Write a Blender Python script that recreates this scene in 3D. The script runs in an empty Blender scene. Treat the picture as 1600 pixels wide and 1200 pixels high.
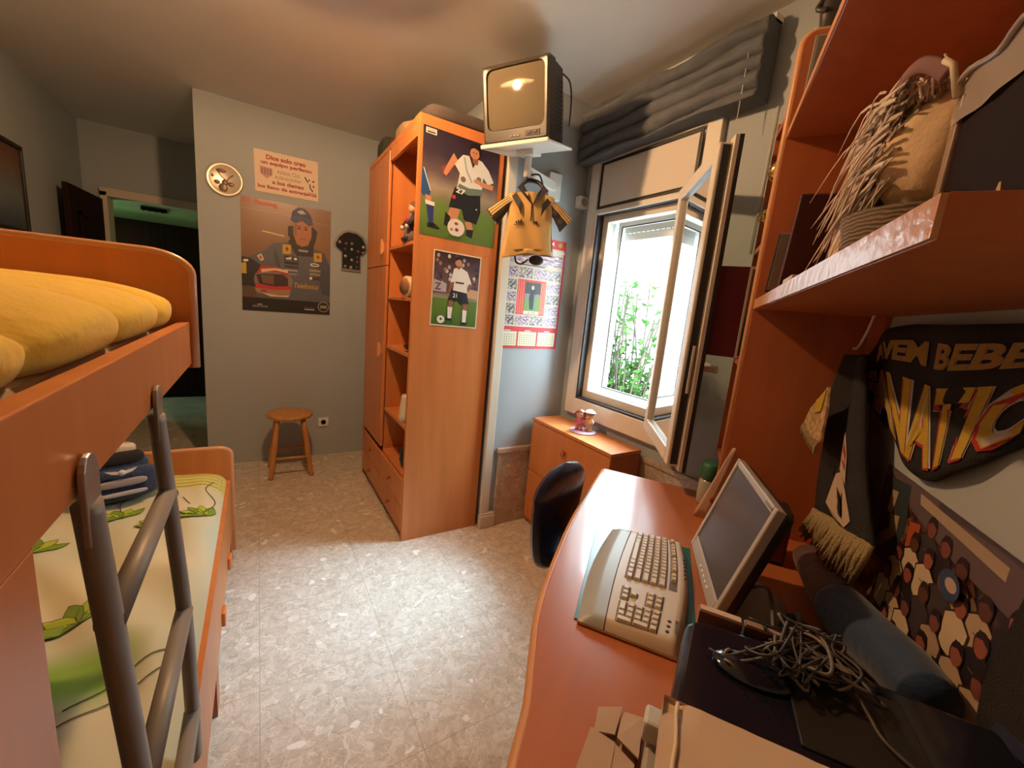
import bpy, math, random
from mathutils import Vector, Matrix, noise
random.seed(7)
SC = bpy.context.scene
COL = SC.collection
PI = math.pi
# ------------------------------------------------------------------ camera, sky, light, exposure
cam_d = bpy.data.cameras.new('camera'); cam = bpy.data.objects.new('camera', cam_d); COL.objects.link(cam)
cam_d.sensor_fit = 'HORIZONTAL'; cam_d.sensor_width = 36.0; cam_d.lens = 637.0 / 1600 * 36
cam_d.clip_start = 0.02; cam_d.clip_end = 100
R_ = ((0.851, -0.518, 0.090), (-0.017, -0.199, -0.980), (0.525, 0.832, -0.178))
def set_cam():
    yaw, pitch, roll = math.radians(32.27058497), math.radians(-10.27087349), math.radians(-5.26480234)
    fwd = Vector((math.sin(yaw) * math.cos(pitch), math.cos(yaw) * math.cos(pitch), math.sin(pitch)))
    r = Vector((math.cos(yaw), -math.sin(yaw), 0)); d = fwd.cross(r)
    r2 = math.cos(roll) * r + math.sin(roll) * d
    d2 = -math.sin(roll) * r + math.cos(roll) * d
    m = Matrix((r2, -d2, -fwd)).transposed().to_4x4()
    m.translation = Vector((0, 0, 1.40))
    cam.matrix_world = m
set_cam()
SC.camera = cam
vs = SC.view_settings
vs.view_transform = 'Standard'; vs.look = 'None'; vs.gamma = 1; vs.use_curve_mapping = False
vs.exposure = 1.5
SC.cycles.max_bounces = 10; SC.cycles.diffuse_bounces = 6; SC.cycles.caustics_reflective = False; SC.cycles.caustics_refractive = False
SC.cycles.sample_clamp_indirect = 6.0
world = bpy.data.worlds.new('sky'); SC.world = world; world.use_nodes = True
bgn = world.node_tree.nodes['Background']
bgn.inputs['Color'].default_value = (0.76, 0.92, 1.0, 1); bgn.inputs['Strength'].default_value = 9.5
def lamp(name, kind, loc, power, color, **k):
    l = bpy.data.lights.new(name, kind); l.energy = power; l.color = color
    for a, b in k.items(): setattr(l, a, b)
    o = bpy.data.objects.new(name, l); COL.objects.link(o); o.location = loc
    return o
sun = lamp('hazy_sun', 'SUN', (6, 2, 6), 6.6, (.47, .76, 1.0), angle=0.5)
sun.rotation_euler = Vector((1.0, -0.02, 1.0)).to_track_quat('Z', 'Y').to_euler()
# daylight opening: tells the renderer where the sky comes in
pt = lamp('window_portal', 'AREA', (2.02, 1.67, 1.45), 1.0, (1, 1, 1), shape='RECTANGLE', size=0.62, size_y=1.2)
pt.rotation_euler = (0, PI / 2, 0); pt.data.size = 1.2; pt.data.size_y = 0.62
pt.data.cycles.is_portal = True
LAMP = (0.20, 1.78, 2.535)
hall_light = lamp('hall_lamp', 'POINT', (-1.6, 5.72, 1.3), 3.0, (.72, 1.0, .72), shadow_soft_size=.08)

# ------------------------------------------------------------------ materials
MATS = {}
def mat(name, col, rough=.6, metal=0, spec=.5, noise_amt=0, noise_scale=8, bump=0, bscale=60, emit=0, sheen=0, coat=0, stretch=None):
    if name in MATS: return MATS[name]
    m = bpy.data.materials.new(name); m.use_nodes = True
    nt = m.node_tree; b = nt.nodes['Principled BSDF']
    b.inputs['Base Color'].default_value = (*col, 1); b.inputs['Roughness'].default_value = rough
    b.inputs['Metallic'].default_value = metal; b.inputs['Specular IOR Level'].default_value = spec
    if coat: b.inputs['Coat Weight'].default_value = coat; b.inputs['Coat Roughness'].default_value = .08
    if sheen: b.inputs['Sheen Weight'].default_value = sheen
    if emit:
        b.inputs['Emission Color'].default_value = (*col, 1); b.inputs['Emission Strength'].default_value = emit
    tc = nt.nodes.new('ShaderNodeTexCoord')
    mp = nt.nodes.new('ShaderNodeMapping'); nt.links.new(tc.outputs['Object'], mp.inputs['Vector'])
    if stretch: mp.inputs['Scale'].default_value = stretch
    if noise_amt:
        n = nt.nodes.new('ShaderNodeTexNoise'); n.inputs['Scale'].default_value = noise_scale; n.inputs['Detail'].default_value = 5
        nt.links.new(mp.outputs[0], n.inputs['Vector'])
        r = nt.nodes.new('ShaderNodeValToRGB')
        r.color_ramp.elements[0].position = .3; r.color_ramp.elements[1].position = .7
        a = [max(0, c * (1 - noise_amt)) for c in col]; c2 = [min(1, c * (1 + noise_amt)) for c in col]
        r.color_ramp.elements[0].color = (*a, 1); r.color_ramp.elements[1].color = (*c2, 1)
        nt.links.new(n.outputs[0], r.inputs[0]); nt.links.new(r.outputs[0], b.inputs['Base Color'])
    if bump:
        n = nt.nodes.new('ShaderNodeTexNoise'); n.inputs['Scale'].default_value = bscale; n.inputs['Detail'].default_value = 4
        nt.links.new(mp.outputs[0], n.inputs['Vector'])
        bp = nt.nodes.new('ShaderNodeBump'); bp.inputs['Strength'].default_value = bump; bp.inputs['Distance'].default_value = .01
        nt.links.new(n.outputs[0], bp.inputs['Height']); nt.links.new(bp.outputs[0], b.inputs['Normal'])
    MATS[name] = m
    return m
def s(r, g, b):
    f = lambda c: ((c / 255 + .055) / 1.055) ** 2.4 if c > 10 else c / 255 / 12.92
    return (f(r), f(g), f(b))
def flat(r, g, b, rough=.5):
    return mat('print_%d_%d_%d' % (r, g, b), s(r, g, b), rough)

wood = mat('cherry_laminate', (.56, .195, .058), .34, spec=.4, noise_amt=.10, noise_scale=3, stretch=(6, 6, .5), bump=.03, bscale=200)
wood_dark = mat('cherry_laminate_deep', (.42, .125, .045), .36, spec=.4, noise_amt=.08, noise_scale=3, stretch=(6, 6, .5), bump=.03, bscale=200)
wood_desk = mat('desk_laminate', (.48, .150, .050), .30, spec=.5, coat=.45, noise_amt=.07, noise_scale=3, stretch=(1, 6, 6), bump=.02, bscale=260)
wood_edge = mat('laminate_edge', (.62, .30, .14), .35)
pine = mat('pine_wood', (.50, .23, .07), .42, noise_amt=.2, noise_scale=5, stretch=(8, 8, 1))
wall_m = mat('blue_wall_paint', (.38, .42, .44), .8, spec=.2, noise_amt=.03, noise_scale=2, bump=.05, bscale=140)
ceil_m = mat('ceiling_paint', (.72, .70, .67), .9, spec=.1, noise_amt=.03, noise_scale=2, bump=.12, bscale=200)
cream_paint = mat('cream_paint', (.62, .55, .44), .55)
alu = mat('cream_aluminium', (.70, .66, .59), .4, spec=.4)
alu_panel = mat('shutter_box_panel', (.60, .56, .50), .5)
alu_dark = mat('black_gasket', (.02, .02, .022), .5)
white_plastic = mat('white_plastic', (.75, .74, .70), .35)
grey_metal = mat('grey_painted_metal', (.27, .25, .23), .5, metal=.15)
grey_light = mat('brushed_grey_plate', (.36, .33, .31), .33, metal=.6)
black_gloss = mat('navy_black_gloss', (.008, .009, .018), .12, spec=.6)
black_plastic = mat('black_plastic', (.018, .016, .015), .4)
tv_shell = mat('tv_shell', (.045, .038, .030), .38)
tv_glass = mat('tv_glass', (.13, .105, .065), .055, spec=.7)
lcd = mat('lcd_glass', (.045, .042, .045), .28, spec=.5)
silver = mat('silver_plastic', (.42, .39, .36), .35)
beige = mat('beige_plastic', (.60, .50, .36), .42)
beige_key = mat('beige_key', (.66, .56, .41), .38)
rest_grey = mat('grey_palm_rest', (.36, .37, .33), .4)
green_pad = mat('green_desk_pad', (.025, .12, .085), .3)
navy = mat('navy_leather', (.018, .030, .075), .25, spec=.6, bump=.1, bscale=120)
card = mat('cardboard', (.50, .33, .20), .8, noise_amt=.08, noise_scale=3)
card_paper = mat('beige_card_box', (.62, .45, .30), .65, noise_amt=.05, noise_scale=2)
yellow_cloth = mat('yellow_cloth', (.84, .56, .070), .85, spec=.15, noise_amt=.06, noise_scale=10, bump=.35, bscale=40, sheen=.2)
blue_plush = mat('navy_plush', (.010, .030, .085), .9, noise_amt=.3, noise_scale=60, bump=.5, bscale=160, sheen=.25)
curtain_m = mat('grey_blue_cloth', (.125, .135, .15), .85, spec=.1, noise_amt=.08, noise_scale=20, bump=.3, bscale=200)
black_cloth = mat('black_knit', (.010, .009, .010), .9, bump=.5, bscale=300)
gold = mat('gold_plated', (.85, .60, .22), .18, metal=1)
marble_black = mat('black_marble', (.015, .012, .012), .25)
pewter = mat('pewter_plate', (.70, .62, .50), .35, metal=.6)
figure_m = mat('dark_figurine', (.045, .035, .03), .4)
feather = mat('cream_feather', (.68, .56, .46), .8, sheen=.4, noise_amt=.15, noise_scale=30, bump=.5, bscale=60)
purple_f = mat('dusty_purple_cloth', (.20, .09, .10), .75)
glass_m = bpy.data.materials.new('window_glass'); glass_m.use_nodes = True
_nt = glass_m.node_tree; _nt.nodes.clear()
_o = _nt.nodes.new('ShaderNodeOutputMaterial'); _mx = _nt.nodes.new('ShaderNodeMixShader'); _t = _nt.nodes.new('ShaderNodeBsdfTransparent')
_g = _nt.nodes.new('ShaderNodeBsdfGlossy'); _g.inputs['Roughness'].default_value = .02; _f = _nt.nodes.new('ShaderNodeFresnel'); _f.inputs[0].default_value = 1.5
_t.inputs[0].default_value = (.90, .95, .93, 1)
_nt.links.new(_f.outputs[0], _mx.inputs[0]); _nt.links.new(_t.outputs[0], _mx.inputs[1]); _nt.links.new(_g.outputs[0], _mx.inputs[2]); _nt.links.new(_mx.outputs[0], _o.inputs[0])

def node_mat(name, rough=.5):
    m = bpy.data.materials.new(name); m.use_nodes = True
    return m, m.node_tree, m.node_tree.nodes['Principled BSDF']
def ramp(nt, stops, interp='LINEAR'):
    r = nt.nodes.new('ShaderNodeValToRGB'); cr = r.color_ramp; cr.interpolation = interp
    cr.elements[0].position = stops[0][0]; cr.elements[0].color = (*stops[0][1], 1)
    cr.elements[1].position = stops[-1][0]; cr.elements[1].color = (*stops[-1][1], 1)
    for p, c in stops[1:-1]:
        e = cr.elements.new(p); e.color = (*c, 1)
    return r
# floor: glossy cream stoneware with a chipped marble pattern
def make_tile(name, size, ox, oy, tint=(1, 1, 1), axes='XY'):
    m, nt, b = node_mat(name)
    N = nt.nodes.new; Lk = nt.links.new
    tc = N('ShaderNodeTexCoord'); sep = N('ShaderNodeSeparateXYZ'); Lk(tc.outputs['Object'], sep.inputs[0])
    warp = N('ShaderNodeTexNoise'); warp.inputs['Scale'].default_value = 9; warp.inputs['Detail'].default_value = 3; Lk(tc.outputs['Object'], warp.inputs['Vector'])
    mixv = N('ShaderNodeMixRGB'); mixv.blend_type = 'ADD'; mixv.inputs[0].default_value = .16; Lk(tc.outputs['Object'], mixv.inputs[1]); Lk(warp.outputs['Color'], mixv.inputs[2])
    v = N('ShaderNodeTexVoronoi'); v.feature = 'F1'; v.inputs['Scale'].default_value = 31; v.inputs['Randomness'].default_value = 1; Lk(mixv.outputs[0], v.inputs['Vector'])
    v2 = N('ShaderNodeTexVoronoi'); v2.feature = 'DISTANCE_TO_EDGE'; v2.inputs['Scale'].default_value = 31; Lk(mixv.outputs[0], v2.inputs['Vector'])
    v3 = N('ShaderNodeTexVoronoi'); v3.feature = 'SMOOTH_F1'; v3.inputs['Scale'].default_value = 55; Lk(mixv.outputs[0], v3.inputs['Vector'])
    sp = N('ShaderNodeSeparateColor'); Lk(v.outputs['Color'], sp.inputs[0])
    T = lambda c: tuple(a * t for a, t in zip(c, tint))
    r1 = ramp(nt, [(0, T((.54, .465, .38))), (.35, T((.59, .525, .44))), (.6, T((.64, .575, .49))), (.85, T((.56, .485, .40))), (1, T((.69, .645, .57)))]); Lk(sp.outputs[0], r1.inputs[0])
    r2 = ramp(nt, [(0, (1.25, 1.25, 1.25)), (.05, (1.0, 1.0, 1.0)), (.09, (.88, .86, .84)), (.16, (1, 1, 1)), (1, (1, 1, 1))]); Lk(v2.outputs['Distance'], r2.inputs[0])
    mul = N('ShaderNodeMixRGB'); mul.blend_type = 'MULTIPLY'; mul.inputs[0].default_value = .8; Lk(r1.outputs[0], mul.inputs[1]); Lk(r2.outputs[0], mul.inputs[2])
    n2 = N('ShaderNodeTexNoise'); n2.inputs['Scale'].default_value = 28; n2.inputs['Detail'].default_value = 6; n2.inputs['Distortion'].default_value = 1.5; Lk(tc.outputs['Object'], n2.inputs['Vector'])
    r3 = ramp(nt, [(.35, (.80, .77, .72)), (.6, (1.08, 1.06, 1.04))]); Lk(n2.outputs[0], r3.inputs[0])
    mul2 = N('ShaderNodeMixRGB'); mul2.blend_type = 'MULTIPLY'; mul2.inputs[0].default_value = .7; Lk(mul.outputs[0], mul2.inputs[1]); Lk(r3.outputs[0], mul2.inputs[2])
    vp = N('ShaderNodeTexVoronoi'); vp.inputs['Scale'].default_value = 11; Lk(mixv.outputs[0], vp.inputs['Vector'])
    rp = ramp(nt, [(0, (1, 1, 1)), (.17, (1, 1, 1)), (.21, (0, 0, 0)), (1, (0, 0, 0))]); Lk(vp.outputs['Distance'], rp.inputs[0])
    spp = N('ShaderNodeSeparateColor'); Lk(vp.outputs['Color'], spp.inputs[0])
    gt = N('ShaderNodeMath'); gt.operation = 'GREATER_THAN'; gt.inputs[1].default_value = .62; Lk(spp.outputs[1], gt.inputs[0])
    pm_ = N('ShaderNodeMath'); pm_.operation = 'MULTIPLY'; Lk(rp.outputs[0], pm_.inputs[0]); Lk(gt.outputs[0], pm_.inputs[1])
    peb = N('ShaderNodeMixRGB'); Lk(pm_.outputs[0], peb.inputs[0]); Lk(mul2.outputs[0], peb.inputs[1]); peb.inputs[2].default_value = (*T((.80, .76, .70)), 1)
    mul2 = peb
    def line(out, off):
        a = N('ShaderNodeMath'); a.operation = 'SUBTRACT'; a.inputs[1].default_value = off; Lk(out, a.inputs[0])
        d = N('ShaderNodeMath'); d.operation = 'DIVIDE'; d.inputs[1].default_value = size; Lk(a.outputs[0], d.inputs[0])
        f = N('ShaderNodeMath'); f.operation = 'FRACT'; Lk(d.outputs[0], f.inputs[0])
        p = N('ShaderNodeMath'); p.operation = 'PINGPONG'; p.inputs[1].default_value = .5; Lk(f.outputs[0], p.inputs[0])
        l = N('ShaderNodeMath'); l.operation = 'LESS_THAN'; l.inputs[1].default_value = .003; Lk(p.outputs[0], l.inputs[0])
        return l
    la = line(sep.outputs[axes[0]], ox); lb = line(sep.outputs[axes[1]], oy)
    mx = N('ShaderNodeMath'); mx.operation = 'MAXIMUM'; Lk(la.outputs[0], mx.inputs[0]); Lk(lb.outputs[0], mx.inputs[1])
    g = N('ShaderNodeMixRGB'); Lk(mx.outputs[0], g.inputs[0]); Lk(mul2.outputs[0], g.inputs[1]); g.inputs[2].default_value = (.42, .36, .29, 1)
    Lk(g.outputs[0], b.inputs['Base Color'])
    b.inputs['Roughness'].default_value = .22
    bmp = N('ShaderNodeBump'); bmp.inputs['Strength'].default_value = .25; bmp.inputs['Distance'].default_value = .002; Lk(n2.outputs[0], bmp.inputs['Height']); Lk(bmp.outputs[0], b.inputs['Normal'])
    return m
tile_floor = make_tile('marble_chip_floor_tile', .445, -.02, 1.44)
tile_wall = make_tile('marble_wall_tile', .30, .02, .0, (.80, .70, .62), 'YZ')

# ------------------------------------------------------------------ mesh helpers
BASE = {}
class MB:
    def __init__(self): self.v = []; self.f = []; self.m = []; self.sm = []; self.mats = []; self.uv = {}
    def mi(self, m):
        if m not in self.mats: self.mats.append(m)
        return self.mats.index(m)
    def add(self, vs, fs, m, smooth=False):
        o = len(self.v); self.v += [Vector(p) for p in vs]; k = self.mi(m)
        for f in fs: self.f.append([i + o for i in f]); self.m.append(k); self.sm.append(smooth)
        return self
    def box(self, x0, x1, y0, y1, z0, z1, m):
        x0, x1 = sorted((x0, x1)); y0, y1 = sorted((y0, y1)); z0, z1 = sorted((z0, z1))
        vs = [(x, y, z) for z in (z0, z1) for y in (y0, y1) for x in (x0, x1)]
        return self.add(vs, [(0, 2, 3, 1), (4, 5, 7, 6), (0, 1, 5, 4), (2, 6, 7, 3), (0, 4, 6, 2), (1, 3, 7, 5)], m)
    def obox(self, c, size, M3, m):
        h = Vector(size) / 2; c = Vector(c); vs = []
        for z in (-1, 1):
            for y in (-1, 1):
                for x in (-1, 1): vs.append(c + M3 @ Vector((x * h.x, y * h.y, z * h.z)))
        return self.add(vs, [(0, 2, 3, 1), (4, 5, 7, 6), (0, 1, 5, 4), (2, 6, 7, 3), (0, 4, 6, 2), (1, 3, 7, 5)], m)
    def prism(self, pts, vec, m, smooth=False):
        pts = [Vector(p) for p in pts]; vec = Vector(vec); n = len(pts)
        nrm = Vector()
        for i in range(n):
            a, b = pts[i], pts[(i + 1) % n]; nrm += a.cross(b)
        if nrm.dot(vec) > 0: pts = pts[::-1]
        vs = pts + [p + vec for p in pts]
        self.add(vs, [tuple(range(n)), tuple(range(2 * n - 1, n - 1, -1))], m)
        o = len(self.v) - 2 * n; k = self.mi(m)
        for i in range(n):
            j = (i + 1) % n
            self.f.append([o + j, o + i, o + n + i, o + n + j]); self.m.append(k); self.sm.append(smooth)
        return self
    def tube(self, path, r, m, seg=10, cap=True, flat_=1.0, closed=False):
        P = [Vector(p) for p in path]; n = len(P); vs = []; rs = r if isinstance(r, (list, tuple)) else [r] * n
        up = None
        for i, p in enumerate(P):
            if closed: t = (P[(i + 1) % n] - P[i - 1])
            else: t = (P[min(i + 1, n - 1)] - P[max(i - 1, 0)])
            if t.length < 1e-9: t = Vector((0, 0, 1))
            t.normalize()
            if up is None:
                up = Vector((0, 0, 1)) if abs(t.z) < .9 else Vector((0, 1, 0))
            a = up - t * up.dot(t)
            if a.length < 1e-6: a = t.orthogonal()
            a.normalize(); up = a; b = t.cross(a)
            for k in range(seg):
                an = 2 * PI * k / seg
                vs.append(p + (a * math.cos(an) + b * math.sin(an) * flat_) * rs[i])
        fs = []
        for i in range(n if closed else n - 1):
            j = (i + 1) % n
            for k in range(seg):
                l = (k + 1) % seg
                fs.append((i * seg + k, i * seg + l, j * seg + l, j * seg + k))
        if cap and not closed: fs += [tuple(range(seg - 1, -1, -1)), tuple((n - 1) * seg + k for k in range(seg))]
        return self.add(vs, fs, m, True)
    def lathe(self, prof, o, m, seg=24, axis='Z', M3=None, sx=1, sy=1):
        o = Vector(o); vs = []; n = len(prof)
        for r, z in prof:
            for k in range(seg):
                a = 2 * PI * k / seg; p = Vector((r * math.cos(a) * sx, r * math.sin(a) * sy, z))
                if M3: p = M3 @ p
                vs.append(o + p)
        fs = []
        for i in range(n - 1):
            for k in range(seg):
                l = (k + 1) % seg; fs.append((i * seg + k, i * seg + l, (i + 1) * seg + l, (i + 1) * seg + k))
        if prof[0][0] > 1e-6: fs.append(tuple(range(seg - 1, -1, -1)))
        if prof[-1][0] > 1e-6: fs.append(tuple((n - 1) * seg + k for k in range(seg)))
        return self.add(vs, fs, m, True)
    def ell(self, c, r, m, seg=16, rings=10, M3=None, fn=None):
        c = Vector(c); vs = []; fs = []
        for i in range(rings + 1):
            th = PI * i / rings
            for k in range(seg):
                a = 2 * PI * k / seg
                p = Vector((r[0] * math.sin(th) * math.cos(a), r[1] * math.sin(th) * math.sin(a), r[2] * math.cos(th)))
                if fn: p = fn(p)
                if M3: p = M3 @ p
                vs.append(c + p)
        for i in range(rings):
            for k in range(seg):
                l = (k + 1) % seg; fs.append((i * seg + k, (i + 1) * seg + k, (i + 1) * seg + l, i * seg + l))
        return self.add(vs, fs, m, True)
    def grid(self, fn, nu, nv, m, smooth=True, flip=False):
        vs = [fn(i / nu, j / nv) for j in range(nv + 1) for i in range(nu + 1)]; fs = []
        for j in range(nv):
            for i in range(nu):
                a = j * (nu + 1) + i; q = (a, a + 1, a + nu + 2, a + nu + 1)
                fs.append(q[::-1] if flip else q)
        return self.add(vs, fs, m, smooth)
    def merge(self, o):
        k0 = len(self.v); self.v += o.v
        for f, mi, sm in zip(o.f, o.m, o.sm):
            self.f.append([i + k0 for i in f]); self.m.append(self.mi(o.mats[mi])); self.sm.append(sm)
        return self
    def build(self, name, parent=None, bevel=0, solid=0, subsurf=0, label=None, base=None, seg=2):
        """parent: a thing (Empty) or a part. Vertices are given in the thing's own frame (W or K)."""
        root = parent
        while root is not None and root.parent is not None: root = root.parent
        b = BASE.get(root.name, Vector()) if root is not None else Vector(base or (0, 0, 0))
        me = bpy.data.meshes.new(name); me.from_pydata([tuple(p - b) for p in self.v], [], self.f)
        for m in self.mats: me.materials.append(m)
        me.polygons.foreach_set('material_index', self.m); me.polygons.foreach_set('use_smooth', self.sm)
        if self.uv:
            uvl = me.uv_layers.new(name='UVMap')
            for p in me.polygons:
                u = self.uv.get(p.index)
                if u:
                    for li, c in zip(p.loop_indices, u): uvl.data[li].uv = c
        me.update()
        o = bpy.data.objects.new(name, me); COL.objects.link(o)
        if parent is not None: o.parent = parent
        else:
            o.location = b; BASE[o.name] = b.copy()
        if solid:
            q = o.modifiers.new('solid', 'SOLIDIFY'); q.thickness = solid; q.offset = 0
        if bevel:
            q = o.modifiers.new('bevel', 'BEVEL'); q.width = bevel; q.segments = seg; q.limit_method = 'ANGLE'; q.angle_limit = .6
            q.harden_normals = False
        if subsurf:
            q = o.modifiers.new('sub', 'SUBSURF'); q.levels = subsurf; q.render_levels = subsurf
        if label: o['label'] = label
        return o
KA = math.radians(33.30037726582373)
def thing(name, label, cat, base, frame='W', group=None):
    o = bpy.data.objects.new(name, None); COL.objects.link(o); o.empty_display_size = .05
    BASE[o.name] = Vector(base)
    p = Vector(base)
    if frame == 'K':
        p = Matrix.Rotation(KA, 3, 'Z') @ p; o.rotation_euler = (0, 0, KA)
    o.location = p
    o['label'] = label; o['category'] = cat
    if group: o['group'] = group
    return o
def solo(name, mb, label, cat, base, frame='W', group=None, **k):
    """a thing that is one mesh"""
    o = mb.build(name, None, base=base, **k)
    if frame == 'K':
        o.location = Matrix.Rotation(KA, 3, 'Z') @ Vector(base); o.rotation_euler = (0, 0, KA)
    o['label'] = label; o['category'] = cat
    if group: o['group'] = group
    return o
def struct(name, mb, frame='W', parent=None, **k):
    o = mb.build(name, parent, **k)
    if frame == 'K' and parent is None: o.rotation_euler = (0, 0, KA)
    if parent is None: o['kind'] = 'structure'
    return o
def B(*a): return MB().box(*a)

# text outlines -> polygons, mapped through a function (x, y in em units) -> Vector
_tc = {}
def text_polys(txt, bold=.0, shear=0, spacing=1.0):
    key = (txt, bold, shear, spacing)
    if key in _tc: return _tc[key]
    cu = bpy.data.curves.new('t', 'FONT'); cu.body = txt; cu.size = 1; cu.resolution_u = 3; cu.offset = bold; cu.shear = shear; cu.space_character = spacing
    cu.fill_mode = 'FRONT'
    ob = bpy.data.objects.new('t', cu); COL.objects.link(ob)
    dg = bpy.context.evaluated_depsgraph_get(); me = bpy.data.meshes.new_from_object(ob.evaluated_get(dg))
    vs = [tuple(v.co[:2]) for v in me.vertices]; fs = [tuple(p.vertices) for p in me.polygons]
    bpy.data.objects.remove(ob); bpy.data.curves.remove(cu); bpy.data.meshes.remove(me)
    xs = [v[0] for v in vs] or [0, 1]; ys = [v[1] for v in vs] or [0, 1]
    x0, x1 = min(xs), max(xs); y0, y1 = min(ys), max(ys)
    vs = [((x - x0) / max(x1 - x0, 1e-6), (y - y0) / max(y1 - y0, 1e-6)) for x, y in vs]
    _tc[key] = (vs, fs); return _tc[key]

class Art:
    """flat artwork: a thin sheet carrying printed shapes; (u, v) in 0..1, each printed layer sits a hair above the last"""
    def __init__(self, o, U, V, N, thick=.0015, fn=None):
        self.o, self.U, self.V, self.N = Vector(o), Vector(U), Vector(V), Vector(N).normalized()
        self.mb = MB(); self.k = 0; self.step = .00006; self.t = thick; self.fn = fn; self.asp = self.U.length / self.V.length
    def P(self, u, v, h=0):
        p = self.o + self.U * u + self.V * v + self.N * (self.t + h)
        if self.fn: p = p + self.N * self.fn(u, v)
        return p
    def sheet(self, m, nu=1, nv=1):
        mb = self.mb; i0 = len(mb.f)
        mb.grid(lambda a, b: self.P(a, b), nu, nv, m, True)
        for j in range(nv):
            for i in range(nu):
                mb.uv[i0 + j * nu + i] = [(i / nu, j / nv), ((i + 1) / nu, j / nv), ((i + 1) / nu, (j + 1) / nv), (i / nu, (j + 1) / nv)]
        mb.grid(lambda a, b: self.P(a, b, -self.t), nu, nv, m, True, flip=True)
        return self
    def poly(self, pts, m, same=False):
        if not same: self.k += 1
        h = self.k * self.step + .0003
        P = [self.P(u, v, h) for u, v in pts]; n = Vector()
        for i in range(len(P)): n += (P[i] - P[0]).cross(P[(i + 1) % len(P)] - P[0])
        if n.dot(self.N) < 0: P = P[::-1]
        self.mb.add(P, [tuple(range(len(P)))], m); return self
    def rect(self, u0, u1, v0, v1, m, same=False): return self.poly([(u0, v0), (u1, v0), (u1, v1), (u0, v1)], m, same)
    def ell(self, u, v, ru, rv, m, rot=0, n=18, same=False):
        pts = []
        for i in range(n):
            a = 2 * PI * i / n; x = ru * math.cos(a) * self.asp; y = rv * math.sin(a)
            pts.append((u + (x * math.cos(rot) - y * math.sin(rot)) / self.asp, v + x * math.sin(rot) + y * math.cos(rot)))
        return self.poly(pts, m, same)
    def stroke(self, pts, w, m, same=False):
        if not same: self.k += 1
        for (a, b), (c, d) in zip(pts, pts[1:]):
            dx, dy = (c - a) * self.asp, d - b; L = math.hypot(dx, dy) or 1; nx, ny = -dy / L * w / 2, dx / L * w / 2
            self.poly([(a + nx / self.asp, b + ny), (c + nx / self.asp, d + ny), (c - nx / self.asp, d - ny), (a - nx / self.asp, b - ny)], m, True)
        return self
    def text(self, t, u, v, w, h, m, rot=0, bold=.0, shear=0, warp=None, spacing=1.0):
        self.k += 1; hh = self.k * self.step + .0003
        vs, fs = text_polys(t, bold, shear, spacing); out = []
        for x, y in vs:
            if warp: a, b = warp(x, y)
            else:
                X = x * w * self.asp; Y = y * h
                a = u + (X * math.cos(rot) - Y * math.sin(rot)) / self.asp; b = v + X * math.sin(rot) + Y * math.cos(rot)
            out.append(self.P(a, b, hh))
        self.mb.add(out, fs, m)
        return self
def smooth_path(pts, n=6):
    P = [Vector(p) for p in pts]; out = []
    for i in range(len(P) - 1):
        p0, p1, p2, p3 = P[max(i - 1, 0)], P[i], P[i + 1], P[min(i + 2, len(P) - 1)]
        for k in range(n):
            t = k / n
            out.append(.5 * ((2 * p1) + (p2 - p0) * t + (2 * p0 - 5 * p1 + 4 * p2 - p3) * t * t + (3 * p1 - p0 - 3 * p2 + p3) * t ** 3))
    return out + [P[-1]]
#==SHELL==
CH = 2.65   # ceiling height
struct('floor', B(-2.2, 1.95, -1.6, 5.2, -.1, 0, tile_floor))
struct('ceiling', B(-2.2, 2.1, -1.6, 7.0, CH, CH + .12, ceil_m))
struct('wall_left', B(-1.40, -1.28, -1.4, 5.2, 0, CH, wall_m))
struct('wall_back', B(-.35, 1.20, 3.73, 3.90, 0, CH, wall_m))
struct('wall_alcove', B(-.35, -.22, 3.90, 5.2, 0, CH, wall_m))
struct('wall_pier', B(1.20, 2.02, 2.13, 3.90, 0, CH, wall_m))
dw = MB(); dw.box(-2.2, -1.14, 5.2, 5.32, 0, CH, wall_m).box(-1.14, -.30, 5.2, 5.32, 2.10, CH, wall_m).box(-.30, .6, 5.2, 5.32, 0, CH, wall_m)
struct('wall_doorway', dw)
struct('wall_front', B(-1.4, -.8, -1.32, -1.2, 0, CH, wall_m))
# window wall with the opening
WY0, WY1, WZ0, WZ1 = 1.36, 1.985, .86, 2.03
ww = MB()
ww.box(1.76, 2.02, .50, WY0, 0, CH, wall_m).box(1.76, 2.02, WY1, 2.13, 0, CH, wall_m).box(1.76, 2.02, WY0, WY1, 0, WZ0, wall_m).box(1.76, 2.02, WY0, WY1, WZ1, CH, wall_m)
struct('wall_window', ww)
# the wall behind the desk runs at an angle
struct('wall_desk', MB().box(-1.62, 1.83, -.56, -.44, 0, CH, wall_m), 'K')
# hall beyond the doorway
hall_green = mat('pale_green_paint', (.46, .56, .30), .8)
struct('floor_hall', B(-2.2, .6, 5.2, 7.0, -.1, 0, mat('hall_floor', (.50, .46, .42), .35, noise_amt=.15, noise_scale=6)))
struct('wall_hall', MB().box(-2.2, .6, 6.22, 6.34, 0, CH, hall_green).box(-2.2, -2.1, 5.32, 6.22, 0, CH, hall_green).box(.5, .6, 5.32, 6.22, 0, CH, hall_green))
brown_door = mat('dark_brown_door', (.022, .009, .005), .85, spec=.1, noise_amt=.25, noise_scale=4, stretch=(8, 8, .6))
d2 = B(-1.36, -.15, 6.16, 6.215, 0, 1.99, brown_door)
o = struct('door_2', d2, bevel=.004); MB().box(-.35, -.25, 6.13, 6.16, 1.0, 1.03, gold).build('door_handle', o)
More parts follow.
